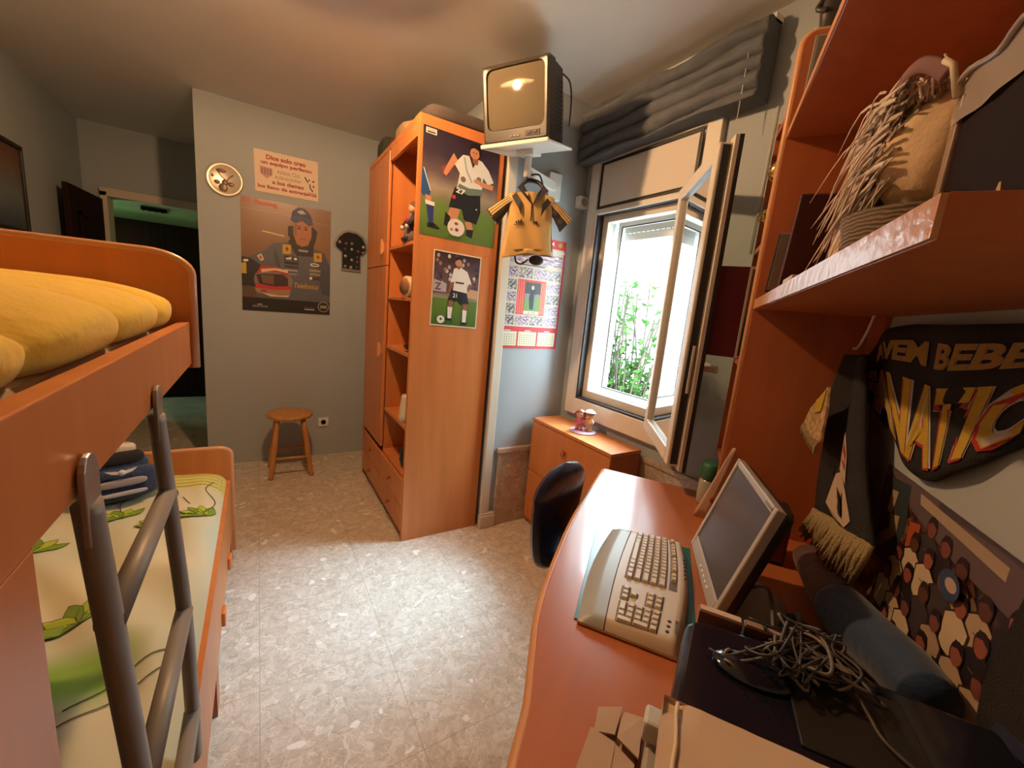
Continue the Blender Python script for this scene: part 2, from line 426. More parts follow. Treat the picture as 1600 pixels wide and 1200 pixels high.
# open door leaf swung against the left wall
dl = MB().obox((-1.185, 4.86, 1.03), (.035, .71, 2.0), Matrix.Rotation(math.radians(-3), 3, 'Z'), brown_door)
o = struct('door_1', dl, bevel=.004)
for z0, z1 in ((.25, .95), (1.1, 1.85)):
    pn = MB()
    for a, b, c, d in ((4.62, 5.08, z0, z0 + .025), (4.62, 5.08, z1 - .025, z1), (4.62, 4.645, z0, z1), (5.055, 5.08, z0, z1)): pn.box(-1.168, -1.158, a, b, c, d, brown_door)
    pn.build('panel_moulding', o)
# door casing
cs = MB().box(-1.17, -1.12, 5.165, 5.34, 0, 2.10, cream_paint).box(-1.17, -.30, 5.165, 5.34, 2.06, 2.13, cream_paint)
struct('trim_1', cs, bevel=.004)
# pier corner: cream strip and plinth block
struct('trim_2', MB().box(1.185, 1.245, 2.112, 2.135, .10, CH - .005, cream_paint), bevel=.006)
struct('baseboard_pier', MB().box(1.18, 1.285, 2.095, 2.135, 0, .085, cream_paint).box(1.185, 1.28, 2.102, 2.135, .085, .10, cream_paint), bevel=.004)
# marble dado low on the pier and along the window wall
dd = MB().box(1.285, 1.752, 2.112, 2.13, 0, .50, tile_wall).box(1.275, 1.752, 2.100, 2.13, .50, .53, tile_wall)
struct('trim_3', dd, bevel=.003)
dd = MB().box(1.745, 1.76, .67, 2.112, 0, .665, tile_wall).box(1.735, 1.76, .67, 2.112, .665, .69, tile_wall)
struct('trim_4', dd, bevel=.003)
# ------------------------------------------------------------------ window
wf = MB()
X0, X1 = 1.728, 1.765
def frame_yz(mb, x0, x1, y0, y1, z0, z1, w, m, wb=None, wt=None):
    wb = w if wb is None else wb; wt = w if wt is None else wt
    mb.box(x0, x1, y0, y0 + w, z0, z1, m).box(x0, x1, y1 - w, y1, z0, z1, m).box(x0, x1, y0 + w, y1 - w, z0, z0 + wb, m).box(x0, x1, y0 + w, y1 - w, z1 - wt, z1, m)
frame_yz(wf, X0, X1, 1.225, 2.055, .775, 2.345, .075, alu, .105, .05)
wf.box(X0, X1, 1.30, 1.375, .88, 2.02, alu).box(X0, X1, 1.965, 1.98, .88, 2.02, alu)
wf.box(X0, X1, 1.30, 1.98, 2.0, 2.035, alu)
win = struct('window_1', wf, bevel=.004)
bp_ = MB(); bp_.box(1.722, 1.735, 1.325, 1.945, 2.045, 2.270, alu_panel)
bp_.build('shutter_box_panel', win, bevel=.003)
g = MB(); frame_yz(g, 1.7215, 1.7275, 1.308, 1.962, 2.030, 2.284, .010, alu_dark); g.build('panel_gap', win)
g = MB(); frame_yz(g, 1.735, 1.80, 1.375, 1.967, .878, 2.012, .014, alu_dark); g.build('gasket', win)
f2 = MB(); frame_yz(f2, 1.775, 1.83, 1.385, 1.955, .89, 2.0, .045, alu, .05, .04)
f2.build('inner_frame', win, bevel=.004)
f3 = MB(); frame_yz(f3, 1.86, 1.89, 1.43, 1.905, .935, 1.975, .032, white_plastic); f3.build('outer_frame', win, bevel=.003)
g = MB(); frame_yz(g, 1.858, 1.862, 1.46, 1.875, .965, 1.945, .006, alu_dark); g.build('glazing_bead', win)
MB().box(1.76, 2.02, WY0, WY1, .86, .885, cream_paint).build('reveal_sill', win)
sh = MB()
for i in range(3): sh.box(1.925, 1.94, 1.40, 1.96, 1.875 + i * .045, 1.917 + i * .045, alu)
for i in range(14): sh.box(1.9245, 1.9255, 1.43 + i * .035, 1.436 + i * .035, 1.915, 1.921, alu_dark)
sh.build('roller_shutter', win, bevel=.003)
# casement sash, swung into the room
sa = Vector((-.645, -.764, 0)).normalized(); sn = Vector((-sa.y, sa.x, 0)) * -1  # sn = outward (glass) face
sn = Vector((-.764, .645, 0)).normalized()
SO = Vector((1.735, 1.375, 0)); SZ0, SZ1, SL = .855, 2.03, .565
M3s = Matrix((sa, sn, Vector((0, 0, 1)))).transposed()
def sbox(mb, a0, a1, n0, n1, z0, z1, m): mb.obox(SO + sa * (a0 + a1) / 2 + sn * (n0 + n1) / 2 + Vector((0, 0, (z0 + z1) / 2)), (a1 - a0, n1 - n0, z1 - z0), M3s, m)
sf = MB()
for a0, a1, z0, z1 in ((0, .055, SZ0, SZ1), (SL - .055, SL, SZ0, SZ1), (.055, SL - .055, SZ0, SZ0 + .06), (.055, SL - .055, SZ1 - .055, SZ1)):
    sbox(sf, a0, a1, -.022, .022, z0, z1, alu)
sash = sf.build('sash', win, bevel=.005)
g = MB(); sbox(g, .05, SL - .05, -.003, .003, SZ0 + .05, SZ1 - .05, glass_m); g.build('glass_pane', sash)
g = MB()
sbox(g, SL, SL + .004, -.016, .010, SZ0 + .01, SZ1 - .01, alu_dark)
sbox(g, SL - .03, SL + .018, -.034, -.021, SZ0 - .015, SZ1 + .018, alu)
sbox(g, SL - .005, SL + .020, -.048, -.034, SZ0 - .015, SZ1 + .018, alu_dark)
sbox(g, SL, SL + .012, -.010, -.002, 1.15, 1.33, alu)
g.build('edge_rebate', sash)
g = MB(); sbox(g, SL - .045, SL - .012, -.055, -.046, 1.16, 1.33, white_plastic)
sbox(g, SL - .04, SL - .018, -.10, -.055, 1.235, 1.257, white_plastic); sbox(g, SL - .16, SL - .018, -.112, -.098, 1.232, 1.260, white_plastic)
g.build('window_handle', sash, bevel=.004)
g = MB()
for z in (1.0, 1.85): sbox(g, -.012, .012, -.03, -.004, z, z + .08, alu)
g.build('hinge', sash, bevel=.002)

# outside: patio wall, column, neighbouring house and the shrub
patio = mat('patio_paving', (.55, .52, .48), .8, noise_amt=.1)
stucco = mat('white_stucco', (.42, .43, .42), .9, noise_amt=.05, noise_scale=5, bump=.3, bscale=30)
solo('patio_ground', B(2.02, 9, -4, 9, -.35, -.25, patio), 'sunlit patio paving outside the window', 'paving', (5, 2, -.3))
solo('patio_wall', MB().box(5.2, 5.4, -2, 9, -.25, 2.9, stucco).box(5.15, 5.45, -2, 9, 2.9, 2.97, stucco), 'sunlit white wall facing the window from across the patio', 'wall', (5.3, 3, -.25))
bark = mat('flaking_pale_bark', (.22, .22, .21), .9, noise_amt=.6, noise_scale=6, stretch=(3, 3, .6))
tr = MB(); pts = smooth_path([(3.05, 3.95, -.25), (3.0, 3.90, .8), (3.02, 3.96, 1.8), (2.95, 4.0, 3.2)], 6)
tr.tube(pts, [.26 + .02 * math.sin(i * 1.3) for i in range(len(pts))], bark, 16)
solo('tree_trunk', tr, 'pale flaking tree trunk right outside the window', 'tree', (3.05, 3.45, -.25))
lf1 = mat('leaf_green', (.020, .060, .008), .7, spec=.1); lf2 = mat('leaf_light_green', (.035, .085, .012), .7, spec=.1)
st = mat('twig_brown', (.07, .05, .03), .8)
sr = thing('garden_shrub', 'bright green leafy shrub outside the open window', 'shrub', (3.3, 2.95, -.25))
stem = MB(); lv = MB(); rnd = random.Random(3)
for i in range(44):
    a = rnd.uniform(0, 2 * PI); rr = rnd.uniform(.08, .40); h = rnd.uniform(.9, 2.15)
    b0 = Vector((3.3 + .0 + rnd.uniform(-.1, .1), 2.95 + rnd.uniform(-.1, .1), -.25)); t0 = b0 + Vector((math.cos(a) * rr, math.sin(a) * rr, h))
    mid = (b0 + t0) / 2 + Vector((rnd.uniform(-.1, .1), rnd.uniform(-.1, .1), .1)); pth = smooth_path([b0, mid, t0], 6)
    stem.tube(pth, .008, st, 5)
    for k in range(34):
        p = pth[rnd.randrange(4, len(pth))] + Vector([rnd.gauss(0, .05) for _ in range(3)])
        d = Vector([rnd.gauss(0, 1) for _ in range(3)]).normalized(); u = d.orthogonal().normalized() * .021; L_ = rnd.uniform(.06, .12)
        lv.add([p, p + d * L_ * .5 + u, p + d * L_, p + d * L_ * .5 - u], [(0, 1, 2, 3)], lf1 if rnd.random() < .6 else lf2)
stem.build('stem', sr); lv.build('foliage', sr)

# ------------------------------------------------------------------ ceiling lamp (gives the warm light)
lt = thing('ceiling_lamp', 'warm glowing globe lamp on the ceiling above the room centre', 'lamp', (LAMP[0], LAMP[1], CH))
MB().lathe([(0, CH - .05), (.02, CH - .05), (.02, CH - .03), (.065, CH - .015), (.065, CH), (0, CH)], (LAMP[0], LAMP[1], 0), white_plastic, 20).build('ceiling_rose', lt)
glow = mat('lamp_glow', (1.0, .58, .28), .5, emit=1)
glow.node_tree.nodes['Principled BSDF'].inputs['Emission Strength'].default_value = 610
MB().ell((LAMP[0], LAMP[1], LAMP[2] + .01), (.036, .036, .04), glow, 20, 12).build('bulb_globe', lt)
MB().lathe([(.02, CH - .028), (.15, CH - .060), (.19, CH - .088), (.192, CH - .090), (.188, CH - .090), (.148, CH - .064), (.02, CH - .034)], (LAMP[0], LAMP[1], 0), cream_paint, 32).build('added_light_baffle', lt)  # unseen shade, added to block the bulb's direct light from the ceiling
#==BIG==
# ------------------------------------------------------------------ wardrobe with open shelves
wd = thing('wardrobe', 'tall cherry wardrobe with an open shelf column and two drawer rows, posters on its side', 'wardrobe', (.93, 2.70, 0))
WX0, WX1, WYa, WYb, WH = .69, 1.175, 2.155, 3.25, 2.31
B(WX0, WX1, WYa, WYa + .025, 0, WH, wood).build('side_panel', wd, bevel=.002)
B(WX0, WX1, WYb - .02, WYb, 0, WH, wood).build('side_panel', wd, bevel=.002)
B(WX0 + .02, WX1, 2.685, 2.705, .05, WH - .03, wood).build('divider', wd)
B(WX0, WX1, WYa + .025, WYb - .02, WH - .03, WH, wood).build('top_board', wd, bevel=.002)
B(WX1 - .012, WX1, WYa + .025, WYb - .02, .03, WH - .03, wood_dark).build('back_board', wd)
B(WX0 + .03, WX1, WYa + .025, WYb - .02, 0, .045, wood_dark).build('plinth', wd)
B(WX0, WX0 + .018, WYa + .025, 2.685, WH - .10, WH - .03, wood).build('cornice_rail', wd)
for z in (1.695, 1.395, 1.085, .665, .375):
    B(WX0 + .012, WX1 - .012, WYa + .025, 2.685, z, z + .02, wood).build('shelf', wd, bevel=.002)
knob_m = mat('cherry_knob', (.40, .11, .035), .35)
def knob(par, x, y, z, ax=(-1, 0, 0), r=.016):
    A = Vector(ax); M3 = A.to_track_quat('Z', 'Y').to_matrix()
    MB().lathe([(.007, 0), (.007, .01), (r, .016), (r, .024), (r * .6, .028), (0, .028)], (x, y, z), knob_m, 14, M3=M3).build('knob', par)
for z0, z1 in ((.405, 1.60), (1.605, 2.275)):
    dr = B(WX0 - .002, WX0 + .016, 2.700, 3.226, z0, z1, wood).build('door', wd, bevel=.003)
    zc = 1.06 if z0 < 1 else 1.72
    MB().box(WX0 - .022, WX0 - .010, 2.765, 2.785, zc - .045, zc + .045, wood_edge).box(WX0 - .010, WX0 - .002, 2.768, 2.782, zc - .03, zc + .03, wood_edge).build('door_handle', dr)
for y0, y1 in ((WYa + .027, 2.692), (2.698, 3.226)):
    for z0, z1 in ((.050, .205), (.210, .370)):
        dr = B(WX0 - .002, WX0 + .016, y0, y1, z0, z1, wood).build('drawer', wd, bevel=.003)
        knob(dr, WX0 - .002, (y0 + y1) / 2, (z0 + z1) / 2)
for y, z in ((0, .30), (0, .30)):
    pass
for x, z in ((.745, .42), (1.12, .40), (.73, 1.72), (1.10, 1.68)): MB().lathe([(.004, 0), (.004, .001), (0, .001)], (x, WYa, z), wood_dark, 8, M3=Vector((0, -1, 0)).to_track_quat('Z', 'Y').to_matrix()).build('screw_cap', wd)

# ------------------------------------------------------------------ shoe cabinet under the window
cb = thing('cabinet', 'low cherry flap-door cabinet under the window, figurine couple on top', 'cabinet', (1.63, 1.75, 0))
CX0, CX1, CY0, CY1, CZ = 1.505, 1.725, 1.385, 2.09, .73
B(CX0 - .004, CX1, CY0 - .004, CY1, CZ - .02, CZ, wood).build('top_board', cb, bevel=.003)
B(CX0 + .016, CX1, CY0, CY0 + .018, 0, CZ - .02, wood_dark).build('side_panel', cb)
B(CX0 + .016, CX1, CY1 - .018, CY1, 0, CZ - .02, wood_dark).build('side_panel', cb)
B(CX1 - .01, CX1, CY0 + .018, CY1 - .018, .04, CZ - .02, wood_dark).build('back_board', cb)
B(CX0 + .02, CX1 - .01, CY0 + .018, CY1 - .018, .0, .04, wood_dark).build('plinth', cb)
for z0, z1 in ((.045, .375), (.38, .706)):
    dr = B(CX0, CX0 + .016, CY0 + .002, CY1 - .002, z0, z1, wood).build('flap_door', cb, bevel=.003)
    knob(dr, CX0, 1.74, z1 - .10, r=.018)

# ------------------------------------------------------------------ bunk bed (upper bunk) in the foreground
bk = thing('bunk_bed', 'cherry upper bunk with curved end board above the floral bed', 'bed', (-.65, .35, 0))
BX = -.15
B(BX - .022, BX, -.62, 1.318, 1.188, 1.296, wood).build('side_rail', bk, bevel=.002, seg=3)
B(-1.12, -1.10, -.62, 1.318, 1.188, 1.296, wood).build('side_rail', bk, bevel=.002)
def board_pts(y, z0, z1, xa, xb, r, drop=.0):
    pts = [(xa, y, z0), (xb, y, z0), (xb, y, z1 - r * .55)]
    for i in range(1, 9):
        t = i / 8 * PI / 2; pts.append((xb - r + r * math.cos(t), y, z1 - r * .55 + r * .55 * math.sin(t)))
    return pts + [(xa, y, z1)]
ebm = MB().prism(board_pts(1.318, 1.178, 1.458, -1.12, BX + .004, .085), (0, .022, 0), wood)
ebm.build('end_board', bk, bevel=.002)
eg = MB(); bp2 = board_pts(1.3165, 1.178, 1.4595, -1.12, BX + .0055, .085)[1:]
eg.tube([Vector(p) + Vector((0, .0125, 0)) for p in bp2], .0125, wood_edge, 6); eg.build('edge_band', bk)
B(-1.10, -.172, -.62, -.60, 1.10, 1.44, wood).build('end_board', bk, bevel=.002)
B(-1.10, -.172, -.60, 1.318, 1.19, 1.208, wood_dark).build('bed_base', bk)
B(BX - .022, BX, -.10, .425, 0, 1.188, wood).build('leg_panel', bk, bevel=.002)
B(-1.12, -1.10, .98, 1.318, .56, 1.188, wood).build('leg_panel', bk)
B(-1.12, -1.10, -.62, .10, 0, 1.188, wood).build('leg_panel', bk)

solo('mattress', B(-1.095, -.195, -.59, 1.30, 1.208, 1.29, mat('mattress_ticking', (.55, .45, .30), .8)), 'mattress of the upper bunk under the yellow quilt', 'mattress', (-.65, .35, 1.208), bevel=.02)
# puffy yellow quilt: bulges between stitched seams
SEAMS = [-.95, -.60, -.22, .20, .585, .875, 1.155, 1.305]
def quilt(u, v):
    y = -.60 + (SEAMS[-1] + .60) * v
    # seam lines run obliquely across the bed
    a = u * 1.16                                      # arc position from wall side to the rail side
    k = min(max((u - .10) / .62, 0), 1)
    ys = y - .26 * (1 - k) ** 1.5
    q = 0
    for s0, s1 in zip(SEAMS, SEAMS[1:]):
        if s0 <= ys <= s1: q = math.sin(PI * (ys - s0) / (s1 - s0)) ** .5; break
    else: q = 0
    fold = min(1, max(0, (u - .22) / .4))
    n = noise.noise(Vector((u * 6, y * 5, 1.3))) * .006 + noise.noise(Vector((u * 17, y * 16, 4))) * .0025 + noise.noise(Vector((u * 40, y * 9, 7))) * .0012
    endf = math.sqrt(max(0, 1 - max(0, (y - 1.235) / .078) ** 2))
    top = 1.286 + (1.392 - 1.292 - .050 * (1 - q) * fold + n) * (.25 + .75 * endf)
    xn = .312 + .012 * q - .022 * (1 - q) ** 2 + .3 * n - .030 * (1 - endf)
    if u < .60:
        return Vector((-1.085 + (.585 / .60) * u, y, top - .006 * math.sin(u * 9) ** 2))
    t = (u - .60) / .40
    if t < .9:
        th = t / .9 * PI * .93; rz = (top - 1.286) / 2
        sx_ = math.sin(min(th, PI / 2)); 
        x = -.50 + xn * sx_ ** .85 * (1 if th < PI / 2 else 1 - .13 * ((th / (PI / 2) - 1)) ** 2)
        zz = math.cos(th); zz = math.copysign(abs(zz) ** .9, zz)
        return Vector((x, y, 1.286 + rz + rz * zz))
    tt = (t - .9) / .1
    return Vector((-.50 + xn * .88 - .12 * tt, y, 1.288))
solo('quilt', MB().grid(quilt, 70, 150, yellow_cloth, flip=False), 'puffy yellow quilt on the upper bunk', 'quilt', (-.65, .35, 1.29), solid=.006)

# ladder hooked over the rail of the upper bunk
ld = thing('bunk_ladder', 'grey metal ladder hooked on the upper bunk rail', 'ladder', (-.14, .70, .45))
def lpath(y): return smooth_path([(-.148, y, 1.175), (-.143, y, 1.09), (-.136, y, .97), (-.127, y, .80), (-.124, y, .62), (-.124, y, .47)], 5)
for y in (.53, .86):
    MB().tube(lpath(y), .0185, grey_metal, 14, flat_=.62).build('rail', ld)
    pl = [(BX + .002, y + .021 * math.cos(t), 1.205 + .021 * math.sin(t)) for t in [i * PI / 8 for i in range(9)]] + [(BX + .002, y - .021, 1.135), (BX + .002, y + .021, 1.135)]
    MB().prism(pl, (.006, 0, 0), grey_light).build('hook_plate', ld, bevel=.0015)
for z, x in ((1.035, -.140), (.80, -.127), (.575, -.124)):
    MB().tube([(x, .53, z), (x, .86, z)], 0.0135, grey_metal, 14).build('rung', ld)

# ------------------------------------------------------------------ lower bed
lb = thing('single_bed', 'low cherry single bed with floral sheet beneath the upper bunk', 'bed', (-.65, 1.4, 0))
LX = -.135
B(LX - .02, LX, .46, 2.33, .16, .44, wood).build('side_rail', lb, bevel=.003)
B(-1.13, -1.11, .46, 2.33, .16, .44, wood).build('side_rail', lb)
ft = MB().prism(board_pts(2.33, .05, .605, -1.13, LX + .005, .06), (0, .024, 0), wood); ft.build('foot_board', lb, bevel=.003)
MB().tube([Vector(p) + Vector((0, .0125, .001)) for p in board_pts(2.33, .05, .605, -1.13, LX + .005, .06)[1:]], .0125, wood_edge, 6).build('edge_band', lb)
B(-1.13, LX, .44, .46, .05, .44, wood).build('head_board', lb)
B(-1.11, LX - .02, .46, 2.33, .20, .22, wood_dark).build('bed_base', lb)
for x0, x1, y0, y1 in ((LX - .035, LX - .002, 2.26, 2.33), (LX - .035, LX - .002, 1.40, 1.47), (-1.11, -1.07, 2.26, 2.33), (LX - .035, LX - .002, .47, .54), (-1.11, -1.07, .47, .54)):
    B(x0, x1, y0, y1, 0, .17, wood_dark).build('leg', lb)
for y in (1.62, 1.98):
    MB().box(LX, LX + .012, y, y + .055, .16, .215, mat('orange_clip', (.62, .20, .05), .4)).build('bracket', lb, bevel=.003)
def bed_h(x, y):
    e = min(1, max(0, (LX - .012 - x) / .09)); ee = math.sqrt(max(0, 1 - (1 - e) ** 2)); 
    f = min(1, max(0, (2.325 - y) / .10)); ff = math.sqrt(max(0, 1 - (1 - f) ** 2))
    w = .012 * math.sin((x * .9 + y * .55) * 34 + 2 * noise.noise(Vector((x * 4, y * 4, 0)))) * math.exp(-((y - 1.35) / .55) ** 2) * e
    w += .012 * noise.noise(Vector((x * 3 + 2, y * 2, 0))) + .004 * noise.noise(Vector((x * 14, y * 5 + x * 9, 2)))
    hem = .006 * math.cos((2.30 - y) * 2 * PI / .035) * (1 if 2.12 < y < 2.30 else 0)
    return .43 + .085 * min(ee, 1) * (.55 + .45 * ff) + w * ee + hem * .25
sheet_m, nt, b = node_mat('floral_sheet')
tc = nt.nodes.new('ShaderNodeTexCoord'); nz = nt.nodes.new('ShaderNodeTexNoise'); nz.inputs['Scale'].default_value = 2.2; nz.inputs['Detail'].default_value = 1
nt.links.new(tc.outputs['Object'], nz.inputs['Vector'])
rr_ = ramp(nt, [(.25, (.66, .60, .36)), (.5, (.62, .58, .40)), (.75, (.52, .56, .40))]); nt.links.new(nz.outputs[0], rr_.inputs[0])
sx = nt.nodes.new('ShaderNodeSeparateXYZ'); nt.links.new(tc.outputs['Object'], sx.inputs[0])
def band(y0, y1, soft):
    mr = nt.nodes.new('ShaderNodeMapRange'); mr.inputs[1].default_value = y0 - soft; mr.inputs[2].default_value = y0 + soft; nt.links.new(sx.outputs['Y'], mr.inputs[0])
    m2 = nt.nodes.new('ShaderNodeMapRange'); m2.inputs[1].default_value = y1 + soft; m2.inputs[2].default_value = y1 - soft; nt.links.new(sx.outputs['Y'], m2.inputs[0])
    mm = nt.nodes.new('ShaderNodeMath'); mm.operation = 'MULTIPLY'; nt.links.new(mr.outputs[0], mm.inputs[0]); nt.links.new(m2.outputs[0], mm.inputs[1]); return mm
hemb = band(.72, 1.2, .03)
mxh = nt.nodes.new('ShaderNodeMixRGB'); nt.links.new(hemb.outputs[0], mxh.inputs[0]); nt.links.new(rr_.outputs[0], mxh.inputs[1]); mxh.inputs[2].default_value = (.60, .56, .16, 1)
grb0 = band(-.36, -.20, .04)
gx = nt.nodes.new('ShaderNodeMapRange'); gx.inputs[1].default_value = .42; gx.inputs[2].default_value = .34; nt.links.new(sx.outputs['X'], gx.inputs[0])
grb = nt.nodes.new('ShaderNodeMath'); grb.operation = 'MULTIPLY'; nt.links.new(grb0.outputs[0], grb.inputs[0]); nt.links.new(gx.outputs[0], grb.inputs[1])
mxg = nt.nodes.new('ShaderNodeMixRGB'); nt.links.new(grb.outputs[0], mxg.inputs[0]); nt.links.new(mxh.outputs[0], mxg.inputs[1]); mxg.inputs[2].default_value = (.24, .40, .07, 1)
nt.links.new(mxg.outputs[0], b.inputs['Base Color']); b.inputs['Roughness'].default_value = .85; b.inputs['Specular IOR Level'].default_value = .2
B(-1.105, LX - .045, .50, 2.28, .22, .44, mat('white_mattress', (.6, .57, .5), .8)).build('mattress', lb, bevel=.04)
SHT = MB()
SHT.grid(lambda u, v: Vector((-1.10 + (LX - .012 + 1.10) * u ** .8, .48 + 1.845 * v, bed_h(-1.10 + (LX - .012 + 1.10) * u ** .8, .48 + 1.845 * v))), 70, 120, sheet_m)
SHT.grid(lambda u, v: Vector((LX - .012 - .004 * math.sin(v * 40), .48 + 1.845 * v, .30 + (bed_h(LX - .012, .48 + 1.845 * v) - .30) * u)), 4, 120, sheet_m, flip=True)
sheet = solo('bed_sheet', SHT, 'cream sheet printed with green flowers on the lower bed', 'sheet', (-.65, 1.4, .43))
def on_sheet(x, y, h=.003): return Vector((x, y, bed_h(x, y) + h))
stem_c = flat(70, 84, 40); petal = flat(172, 188, 60); petal2 = flat(120, 150, 40)
FLS = []
def flower(cx, cy, s_, rot):
    FL = MB(); FLS.append(FL)
    for k in range(5):
        a = rot + (k - 2) * .52; pts = []
        for t, w in ((0, 0), (.3, .16), (.6, .2), (.85, .1), (1, 0), (.85, -.1), (.6, -.2), (.3, -.16)):
            px, py = t * s_, w * s_; pts.append(on_sheet(cx + px * math.cos(a) - py * math.sin(a), cy + px * math.sin(a) + py * math.cos(a), .004 + k * .0004))
        FL.add(pts, [tuple(range(8))], petal if k % 2 else petal2)
        FL.tube(pts + [pts[0]], .0009, stem_c, 4)
def vine(pts):
    FL = MB(); FLS.append(FL); FL.tube([on_sheet(p.x, p.y, .0035) for p in smooth_path([(a, b_, 0) for a, b_ in pts], 8)], .0016, stem_c, 4)
flower(-.19, 1.85, .085, 2.4); flower(-.305, 1.80, .085, 2.2); flower(-.44, 1.88, .09, 2.0); flower(-.40, 1.30, .10, 2.0)
flower(-.62, 1.72, .09, 1.6)
vine([(-.20, 1.87), (-.17, 1.98), (-.21, 2.08), (-.19, 2.18)]); vine([(-.305, 1.82), (-.33, 1.95), (-.30, 2.05), (-.33, 2.15)]); vine([(-.28, 2.02), (-.25, 1.95)])
vine([(-.44, 1.90), (-.47, 2.02), (-.44, 2.1)]); vine([(-.35, 1.02), (-.25, 1.10), (-.18, 1.13)]); vine([(-.36, .98), (-.26, 1.03), (-.19, 1.08)])
for y in (2.14, 2.175, 2.21, 2.245, 2.28): FL = MB(); FLS.append(FL); FL.tube([on_sheet(-.60 + .44 * i / 24, y, .001) for i in range(25)], .0012, flat(120, 116, 44), 4)
for FL in FLS: FL.build('flower_print', sheet)

# blue plush car pillow
cp = thing('car_pillow', 'navy plush pillow shaped like a small car with white roof', 'pillow', (-.47, 2.06, .51))
Mx = Matrix.Rotation(math.radians(20), 3, 'Z') @ Matrix.Rotation(math.radians(-12), 3, 'X')
o_ = Vector((-.485, 2.08, .60))
def sq(e): return lambda p: p
def sup(rx, ry, rz, e=.55):
    def f(p):
        q = Vector((p.x / rx, p.y / ry, p.z / rz)); return Vector([math.copysign(abs(c) ** e, c) for c in q]) * 1.0
    return lambda p: Vector([a * b for a, b in zip(f(p), (rx * .86, ry * .86, rz * .86))])
def pe(mb, c, r, m, e=.6): mb.ell(o_ + Mx @ Vector(c), r, m, 28, 18, M3=Mx, fn=sup(*r, e))
body = MB(); pe(body, (0, 0, -.015), (.145, .09, .078), blue_plush); pe(body, (0, .02, .05), (.115, .075, .045), blue_plush); body.build('body', cp)
w = MB(); pe(w, (0, .01, .080), (.098, .07, .035), mat('black_plush', (.012, .010, .012), .9)); w.build('windscreen', cp)
w = MB(); pe(w, (0, .03, .118), (.075, .06, .026), mat('cream_plush', (.62, .54, .42), .9, bump=.3, bscale=150)); w.build('roof', cp)
gp = mat('grey_plush', (.30, .27, .29), .9)
for sx_ in (-.135, .135): w = MB(); pe(w, (sx_, -.02, .03), (.03, .02, .022), gp); w.build('mirror', cp)
w = MB(); pe(w, (0, -.080, -.005), (.085, .016, .017), gp); w.build('grille', cp)
w = MB(); pe(w, (0, -.082, -.046), (.082, .014, .010), mat('pale_grey_felt', (.42, .40, .44), .9)); w.build('bumper', cp)
em = MB()
e0 = lambda x, z: o_ + Mx @ Vector((x, -.099, z))
for sgn in (-1, 1):
    em.prism([e0(sgn * .008, .042), e0(sgn * .045, .048), e0(sgn * .030, .036), e0(sgn * .008, .030)], Mx @ Vector((0, .012, 0)), mat('white_felt', (.65, .65, .65), .8))
em.lathe([(.011, 0), (.011, .004), (0, .004)], e0(0, .037), mat('white_felt', (.65, .65, .65), .8), 14, M3=(Mx @ Vector((0, -1, 0))).to_track_quat('Z', 'Y').to_matrix())
em.build('badge', cp)

# ------------------------------------------------------------------ stool
stl = thing('stool', 'small round pine stool standing against the grey-blue wall', 'stool', (.19, 3.44, 0))
MB().lathe([(0, .44), (.13, .44), (.152, .447), (.160, .46), (.152, .474), (.13, .478), (0, .478)], (.19, 3.44, 0), pine, 32).build('seat', stl)
legs = {}
for i, (dx, dy) in enumerate(((-1, -1), (1, -1), (1, 1), (-1, 1))):
    a = Vector((.19 + dx * .085, 3.44 + dy * .085, .445)); b_ = Vector((.19 + dx * .135, 3.44 + dy * .135, 0)); legs[i] = (a, b_)
    MB().tube([a, a.lerp(b_, .15), a.lerp(b_, .5), a.lerp(b_, .95), b_], [.015, .017, .020, .018, .018], pine, 12).build('leg', stl)
for i, j, t in ((0, 1, .66), (1, 2, .58), (2, 3, .66), (3, 0, .58)):
    MB().tube([legs[i][0].lerp(legs[i][1], t), legs[j][0].lerp(legs[j][1], t)], .010, pine, 10).build('stretcher', stl)

def socket(x, y, z, label, frm='y', w=.08, dpt=.012):
    t = thing('wall_socket', label, 'socket', (x, y, z))
    MB().box(x - w / 2, x + w / 2, y - dpt, y, z - w / 2, z + w / 2, white_plastic).build('plate', t, bevel=.003)
    rr = MB(); M3 = Vector((0, -1, 0)).to_track_quat('Z', 'Y').to_matrix()
    rr.lathe([(.022, 0), (.022, .002), (.019, .002), (.019, -.004), (0, -.004)], (x, y - dpt, z), mat('socket_inner', (.35, .32, .28), .5), 20, M3=M3)
    for d in (-.008, .008): rr.lathe([(.003, 0), (.003, .001), (0, .001)], (x + d, y - dpt + .004, z), black_plastic, 8, M3=M3)
    rr.build('outlet', t); return t
socket(.46, 3.73, .30, 'cream socket low on the wall right of the stool')
t = thing('socket_box', 'white surface-mounted socket box on the wall left of the window', 'socket', (1.72, 2.13, 2.09))
MB().box(1.685, 1.753, 2.085, 2.13, 2.055, 2.125, white_plastic).build('housing', t, bevel=.005)
MB().lathe([(.022, 0), (.022, .002), (.018, .002), (.018, -.003), (0, -.003)], (1.719, 2.0845, 2.09), mat('socket_inner', (.35, .32, .28), .5), 18, M3=Vector((0, -1, 0)).to_track_quat('Z', 'Y').to_matrix()).build('outlet', t)

